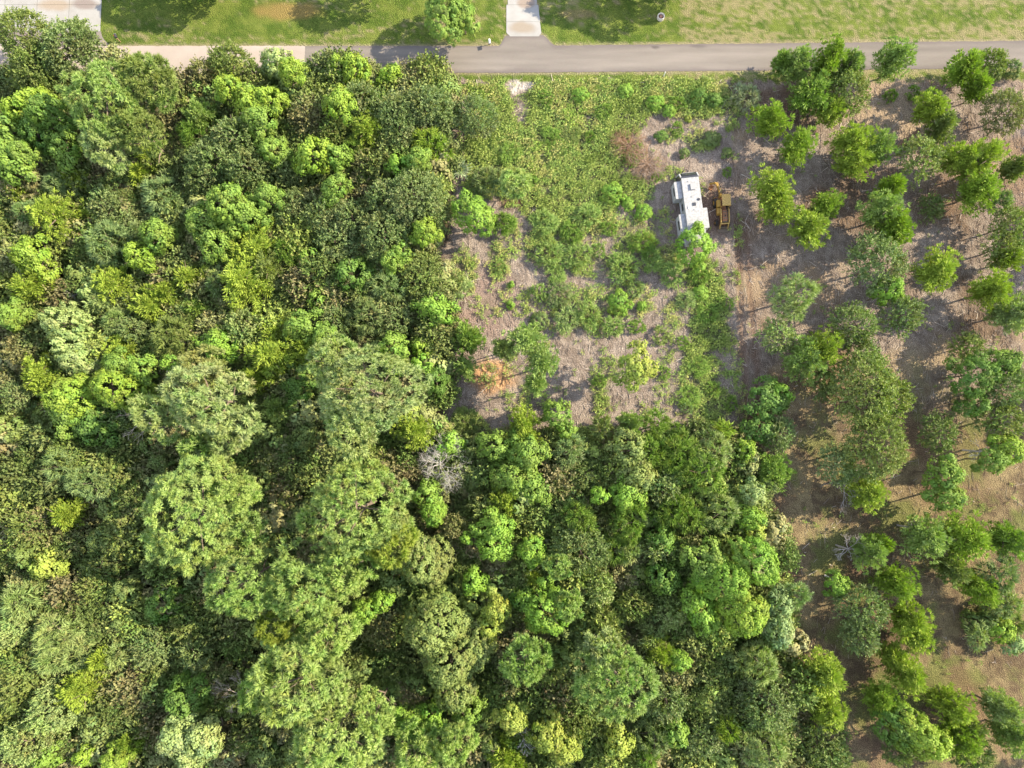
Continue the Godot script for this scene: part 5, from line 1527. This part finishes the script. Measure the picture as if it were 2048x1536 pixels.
	t("O", "grn", 55.5, 7.2, 2.68, 9, "mid-green broadleaf tree nearest below the white twigs in the field")
	t("O", "dkg", 33.6, -5.4, 2.78, 6, "deep green broadleaf tree nearest right of the lone golden-green clearing tree")
	t("O", "bri", 35.4, -6.3, 1.61, 6, "bright green broadleaf tree nearest right of the lone golden-green clearing tree")
	t("O", "dkg", 33.1, -1.6, 2.38, 5, "deep green broadleaf tree nearest down-right of the lone golden-green clearing tree")
	t("F", "gry", 35.2, -1.0, 2.36, 6, "grey-green small-leaved tree nearest down-right of the lone golden-green clearing tree")
	t("O", "lime", 30.2, 1.2, 1.37, 7, "yellow-green broadleaf tree nearest down-right of the lone golden-green clearing tree")
	t("C", "dkg", 34.4, 3.9, 2.92, 7, "deep green cedar nearest down-right of the lone golden-green clearing tree")
	t("L", "lime", 27.2, -1.2, 1.97, 7, "yellow-green feathery tree nearest down-right of the lone golden-green clearing tree")
	t("L", "pale", 25.8, 1.6, 2.90, 9, "pale green feathery tree nearest down-right of the lone golden-green clearing tree")
	t("L", "grn", 24.0, 4.2, 3.34, 10, "mid-green feathery tree nearest left of the white twigs in the field")
	t("L", "grn", 21.7, 1.4, 2.78, 9, "second nearest mid-green feathery tree down-right of the lone golden-green clearing tree")
	t("O", "pale", 30.7, 6.8, 2.03, 8, "pale green broadleaf tree nearest down-right of the lone golden-green clearing tree")
	t("F", "olv", 60.4, -12.3, 1.96, 6, "olive-green small-leaved tree nearest up-left of the photo's right edge middle")
	t("F", "dk", 41.1, -7.5, 1.97, 5, "dark shaded small-leaved tree nearest right of the lone golden-green clearing tree")
	t("O", "bri", 25.1, 17.3, 4.28, 15, "third nearest bright green broadleaf tree below the lone golden-green clearing tree")
	t("O", "lime", 27.7, 20.6, 3.48, 15, "yellow-green broadleaf tree nearest up-right of the photo's bottom edge middle")
	t("O", "bri", 29.5, 14.5, 3.32, 14, "second nearest bright green broadleaf tree down-right of the lone golden-green clearing tree")
	t("O", "bri", 23.1, 20.8, 2.75, 13, "second nearest bright green broadleaf tree up-right of the photo's bottom edge middle")
	t("O", "grn", 23.8, 14.9, 2.79, 12, "mid-green broadleaf tree nearest below the lone golden-green clearing tree")
	t("L", "blu", 36.0, 19.5, 2.14, 8, "bluish-green feathery tree nearest down-left of the white twigs in the field")
	t("O", "blu", 33.3, 23.9, 2.67, 10, "bluish-green broadleaf tree nearest up-left of the photo's bottom right corner")
	t("O", "blu", 33.7, 21.0, 2.39, 9, "bluish-green broadleaf tree nearest down-left of the white twigs in the field")
	t("L", "pale", 26.3, 9.3, 2.97, 10, "second nearest pale green feathery tree down-right of the lone golden-green clearing tree")
	t("L", "grn", 22.5, 9.3, 2.38, 10, "mid-green feathery tree nearest up-left of the photo's bottom right corner")
	t("O", "bri", 29.9, 10.1, 2.54, 9, "bright green broadleaf tree nearest down-right of the lone golden-green clearing tree")
	t("O", "yel", 31.0, 11.2, 1.48, 8, "yellowing broadleaf tree nearest down-right of the lone golden-green clearing tree")
	t("C", "grn", 45.0, 14.6, 2.78, 9, "mid-green cedar nearest down-left of the white twigs in the field")
	t("C", "bri", 46.9, 13.6, 1.78, 8, "bright green cedar nearest down-left of the white twigs in the field")
	t("C", "grn", 52.9, 11.9, 3.54, 10, "mid-green cedar nearest below the white twigs in the field")
	t("C", "bri", 57.4, 12.6, 3.43, 10, "bright green cedar nearest below the white twigs in the field")
	t("C", "olv", 56.7, 16.2, 2.19, 8, "olive-green cedar nearest below the white twigs in the field")
	t("C", "dkg", 63.2, 12.7, 2.33, 8, "deep green cedar nearest below the white twigs in the field")
	t("C", "bri", 59.8, 18.6, 2.87, 8, "bright green cedar nearest above the photo's bottom right corner")
	t("L", "gry", 62.2, 17.2, 2.82, 8, "grey-green feathery tree nearest below the white twigs in the field")
	t("O", "bri", 42.1, 18.5, 2.05, 6, "bright green broadleaf tree nearest down-left of the white twigs in the field")
	t("C", "bri", 49.1, 17.6, 2.99, 9, "second nearest bright green cedar down-left of the white twigs in the field")
	t("F", "gry", 44.3, 21.4, 3.32, 10, "grey-green small-leaved tree nearest down-left of the white twigs in the field")
	t("C", "lime", 50.3, 22.1, 2.85, 10, "yellow-green cedar nearest below the white twigs in the field")
	t("C", "lime", 52.1, 25.2, 2.85, 8, "yellow-green cedar nearest below the photo's right edge middle")
	t("F", "gry", 44.3, 24.9, 2.53, 8, "grey-green small-leaved tree nearest up-left of the photo's bottom right corner")
	t("L", "pale", 63.4, 21.1, 2.02, 7, "pale green feathery tree nearest below the white twigs in the field")
	t("S", "dk", 60.7, 23.9, 2.01, 4, "dark shaded bush nearest above the photo's bottom right corner")
	t("S", "dk", 63.1, 22.1, 1.52, 3, "dark shaded bush nearest below the white twigs in the field")
	t("O", "lime", 63.5, 24.7, 1.86, 5, "yellow-green broadleaf tree nearest above the photo's bottom right corner")
	t("L", "pale", 60.2, 25.4, 1.78, 5, "pale green feathery tree nearest above the photo's bottom right corner")
	t("S", "dk", 62.3, 23.1, 1.51, 4, "second nearest dark shaded bush above the photo's bottom right corner")
	t("O", "blu", 65.3, 26.4, 1.65, 4, "bluish-green broadleaf tree nearest above the photo's bottom right corner")
	t("S", "olv", 65.8, 23.9, 1.76, 4, "olive-green bush nearest above the photo's bottom right corner")
	t("C", "lime", 39.5, 29.8, 3.09, 9, "second nearest yellow-green cedar down-left of the white twigs in the field")
	t("C", "lime", 39.9, 33.4, 2.97, 8, "yellow-green cedar nearest left of the photo's bottom right corner")
	t("C", "lime", 50.3, 29.6, 3.07, 9, "second nearest yellow-green cedar up-left of the photo's bottom right corner")
	t("C", "lime", 48.9, 28.1, 1.92, 6, "third nearest yellow-green cedar below the white twigs in the field")
	t("C", "bri", 46.8, 32.6, 3.11, 8, "bright green cedar nearest up-left of the photo's bottom right corner")
	t("C", "lime", 54.8, 32.6, 3.15, 10, "yellow-green cedar nearest up-left of the photo's bottom right corner")
	t("O", "lime", 48.7, 34.8, 3.53, 12, "second nearest yellow-green broadleaf tree left of the photo's bottom right corner")
	t("O", "lime", 51.1, 36.9, 2.82, 11, "yellow-green broadleaf tree nearest left of the photo's bottom right corner")
	t("C", "bri", 55.3, 37.5, 2.94, 9, "bright green cedar nearest left of the photo's bottom right corner")
	t("C", "pale", 61.3, 33.6, 2.93, 10, "pale green cedar nearest above the photo's bottom right corner")
	t("C", "grn", 62.8, 36.9, 2.81, 9, "mid-green cedar nearest above the photo's bottom right corner")
	t("F", "dk", 58.4, 39.3, 2.52, 7, "dark shaded small-leaved tree nearest left of the photo's bottom right corner")
	t("L", "pale", 30.8, 27.7, 3.06, 11, "pale green feathery tree nearest down-left of the white twigs in the field")
	t("F", "gry", 31.7, 32.5, 3.26, 11, "grey-green small-leaved tree nearest left of the photo's bottom right corner")
	t("F", "dk", 25.7, 30.6, 3.00, 7, "fourth nearest dark shaded small-leaved tree down-left of the white twigs in the field")
	t("F", "dk", 23.9, 33.3, 2.39, 7, "fourth nearest dark shaded small-leaved tree right of the photo's bottom edge middle")
	t("L", "lime", 26.8, 35.7, 2.23, 9, "yellow-green feathery tree nearest right of the photo's bottom edge middle")
	t("L", "pale", 31.0, 37.8, 3.11, 10, "pale green feathery tree nearest right of the photo's bottom edge middle")
	t("F", "gry", 24.0, 37.5, 2.72, 8, "second nearest grey-green small-leaved tree right of the photo's bottom edge middle")
	t("O", "grn", 20.6, 27.4, 1.54, 9, "mid-green broadleaf tree nearest up-right of the photo's bottom edge middle")
	t("O", "grn", 20.3, 35.5, 1.52, 9, "second nearest mid-green broadleaf tree right of the photo's bottom edge middle")
	t("F", "dk", 39.3, 38.4, 2.93, 7, "dark shaded small-leaved tree nearest down-right of the lone golden-green clearing tree")
	t("F", "dk", 40.9, 40.4, 2.41, 6, "third nearest dark shaded small-leaved tree left of the photo's bottom right corner")
	t("F", "dk", 28.5, 34.4, 2.91, 8, "fifth nearest dark shaded small-leaved tree left of the photo's bottom right corner")
	t("F", "dk", 25.1, 27.9, 2.16, 7, "second nearest dark shaded small-leaved tree down-left of the white twigs in the field")
	t("C", "olv", 56.8, 36.3, 2.42, 8, "olive-green cedar nearest up-left of the photo's bottom right corner")
	t("F", "dk", 48.9, 39.4, 2.15, 6, "second nearest dark shaded small-leaved tree left of the photo's bottom right corner")
	t("O", "dkg", 47.3, 34.8, 3.12, 10, "deep green broadleaf tree nearest left of the photo's bottom right corner")
	t("S", "soft", 5.2, -25.5, 2.08, 2.6, "second nearest soft light-green bush down-right of the spiky yucca")
	t("S", "soft", 9.0, -25.3, 1.98, 2.6, "third nearest soft light-green bush down-left of the brown brush pile")
	t("S", "soft", 11.9, -26.2, 1.31, 2, "soft light-green bush nearest below the brown brush pile")
	t("S", "soft", 15.3, -23.6, 2.43, 3, "second nearest soft light-green bush down-left of the white trailer")
	t("S", "soft", 19.1, -24.6, 1.80, 2.5, "soft light-green bush nearest down-left of the white trailer")
	t("S", "soft", 5.9, -22.9, 1.54, 2, "third nearest soft light-green bush up-right of the bare orange dirt patch")
	t("S", "grn", 18.0, -27.0, 1.99, 2.8, "mid-green bush nearest down-left of the white trailer")
	t("S", "soft", -1.7, -23.8, 1.09, 1.6, "soft light-green bush nearest below the spiky yucca")
	t("S", "bri", -0.1, -21.4, 0.54, 1.2, "bright green bush nearest down-right of the spiky yucca")
	t("S", "bri", -0.2, -18.5, 0.63, 1.2, "bright green bush nearest above the bare orange dirt patch")
	t("S", "soft", 3.9, -20.2, 1.31, 1.8, "soft light-green bush nearest up-right of the bare orange dirt patch")
	t("S", "gry", 6.5, -19.9, 2.25, 2.4, "grey-green bush nearest up-left of the lone golden-green clearing tree")
	t("S", "pale", 7.4, -16.6, 1.97, 2.6, "pale green bush nearest up-left of the lone golden-green clearing tree")
	t("S", "soft", 10.4, -17.0, 2.02, 2.6, "second nearest soft light-green bush up-left of the lone golden-green clearing tree")
	t("S", "bri", 14.6, -18.8, 2.06, 2.6, "bright green bush nearest up-right of the bare orange dirt patch")
	t("S", "soft", 13.8, -15.7, 1.75, 2.2, "soft light-green bush nearest up-left of the lone golden-green clearing tree")
	t("S", "pale", 16.9, -20.8, 1.26, 2, "pale green bush nearest above the lone golden-green clearing tree")
	t("S", "soft", 22.2, -22.8, 1.76, 2.2, "soft light-green bush nearest below the white trailer")
	t("S", "pale", 24.0, -19.1, 1.49, 1.8, "pale green bush nearest up-right of the lone golden-green clearing tree")
	t("S", "grn", 25.8, -22.8, 1.71, 2.2, "mid-green bush nearest below the white trailer")
	t("S", "bri", 26.0, -20.2, 1.31, 1.8, "bright green bush nearest below the white trailer")
	t("S", "grn", 17.1, -15.7, 1.31, 1.6, "mid-green bush nearest above the lone golden-green clearing tree")
	t("S", "olv", 20.2, -14.2, 1.26, 1.4, "olive-green bush nearest up-right of the lone golden-green clearing tree")
	t("S", "grn", 12.0, -8.0, 1.25, 1.4, "mid-green bush nearest down-left of the lone golden-green clearing tree")
	t("S", "grn", 26.8, -17.5, 1.80, 1.6, "second nearest mid-green bush up-right of the lone golden-green clearing tree")
	t("S", "grn", 25.4, -10.0, 1.57, 1.4, "second nearest mid-green bush right of the lone golden-green clearing tree")
	t("S", "grn", 24.0, -6.0, 1.57, 1.4, "mid-green bush nearest down-right of the lone golden-green clearing tree")
	t("S", "grn", 27.5, -7.1, 1.34, 1.4, "third nearest mid-green bush right of the lone golden-green clearing tree")
	t("S", "grn", 29.7, -4.9, 1.12, 1.2, "second nearest mid-green bush down-right of the lone golden-green clearing tree")
	t("S", "blu", 23.8, -4.5, 0.98, 1.4, "bluish-green bush nearest down-right of the lone golden-green clearing tree")
	t("S", "olv", -6.0, -2.7, 1.73, 2, "olive-green bush nearest down-left of the bare orange dirt patch")
	t("S", "pale", -7.2, -20.8, 1.92, 2, "pale green bush nearest above the bare orange dirt patch")
	t("S", "dk", 3.9, -16.2, 1.39, 1.8, "dark shaded bush nearest up-right of the bare orange dirt patch")
	t("S", "bri", 17.8, -18.4, 0.81, 1.5, "bright green bush nearest above the lone golden-green clearing tree")
	t("S", "grn", 23.5, -13.3, 1.12, 1.3, "mid-green bush nearest up-right of the lone golden-green clearing tree")
	t("S", "grn", 20.8, -9.1, 1.12, 1.2, "mid-green bush nearest right of the lone golden-green clearing tree")
	t("S", "grn", 29.3, -19.1, 1.36, 1.4, "second nearest mid-green bush below the yellow backhoe loader")
	t("S", "soft", 4.4, -29.9, 1.81, 2.4, "soft light-green bush nearest down-right of the spiky yucca")
	t("S", "soft", 10.6, -30.9, 1.81, 2.4, "soft light-green bush nearest down-left of the brown brush pile")
	t("S", "grn", 8.2, -28.7, 1.61, 2.2, "mid-green bush nearest down-left of the brown brush pile")
	t("S", "bri", 13.9, -34.2, 2.17, 2.2, "bright green bush nearest down-left of the brown brush pile")
	t("S", "grn", 13.3, -29.1, 1.20, 1.8, "mid-green bush nearest left of the white trailer")
	t("S", "bri", 18.2, -31.4, 1.41, 1.8, "bright green bush nearest left of the white trailer")
	t("S", "dk", 24.1, -40.0, 1.00, 1.4, "dark shaded bush nearest right of the brown brush pile")
	t("S", "dkg", 26.2, -47.9, 1.57, 2.2, "deep green bush nearest down-right of the white marker post")
	t("S", "grn", 23.3, -46.9, 1.38, 2, "mid-green bush nearest down-right of the white marker post")
	t("S", "dkg", 28.2, -47.5, 1.30, 2, "deep green bush nearest above the yellow backhoe loader")
	t("S", "bri", 20.0, -47.3, 1.46, 2, "bright green bush nearest below the white marker post")
	t("S", "grn", 23.0, -43.4, 0.96, 1.5, "mid-green bush nearest up-right of the brown brush pile")
	t("S", "dk", 28.0, -42.1, 1.38, 1.6, "dark shaded bush nearest down-right of the white marker post")
	t("S", "dk", 30.0, -40.0, 0.96, 1.4, "dark shaded bush nearest above the yellow backhoe loader")
	t("S", "grn", 30.0, -37.4, 0.67, 1, "mid-green bush nearest above the yellow backhoe loader")
	t("S", "gold", 24.8, -45.0, 0.46, 0.9, "golden-green bush nearest down-right of the white marker post")
	t("S", "grn", 11.0, -42.3, 0.96, 1.6, "mid-green bush nearest up-left of the brown brush pile")
	t("S", "grn", 16.7, -38.8, 1.04, 1.5, "mid-green bush nearest below the brown brush pile")
	t("S", "grn", 20.1, -36.7, 0.83, 1.3, "mid-green bush nearest down-right of the brown brush pile")
	t("S", "olv", 8.3, -42.8, 1.46, 1.4, "olive-green bush nearest left of the brown brush pile")
	t("S", "dkg", 20.8, -42.5, 1.04, 1.5, "deep green bush nearest up-right of the brown brush pile")
	t("S", "bri", 16.2, -32.7, 1.04, 1.6, "bright green bush nearest below the brown brush pile")
	t("S", "grn", 2.0, -36.0, 1.37, 1.8, "second nearest mid-green bush right of the spiky yucca")
	t("S", "bri", 22.1, -46.1, 1.05, 1.7, "bright green bush nearest above the white trailer")
	t("S", "grn", -0.1, -40.2, 1.67, 1.6, "mid-green bush nearest right of the spiky yucca")
	t("S", "grn", 5.7, -42.3, 1.57, 1.6, "mid-green bush nearest left of the brown brush pile")
	t("S", "grn", 4.9, -48.0, 1.26, 1.5, "mid-green bush nearest down-right of the pale gravel patch")
	t("S", "bri", 9.8, -48.4, 1.38, 1.6, "bright green bush nearest right of the pale gravel patch")
	t("S", "grn", 12.7, -46.1, 1.30, 1.5, "mid-green bush nearest down-left of the white marker post")
	t("S", "bri", 16.0, -48.9, 1.38, 1.6, "bright green bush nearest down-left of the white marker post")
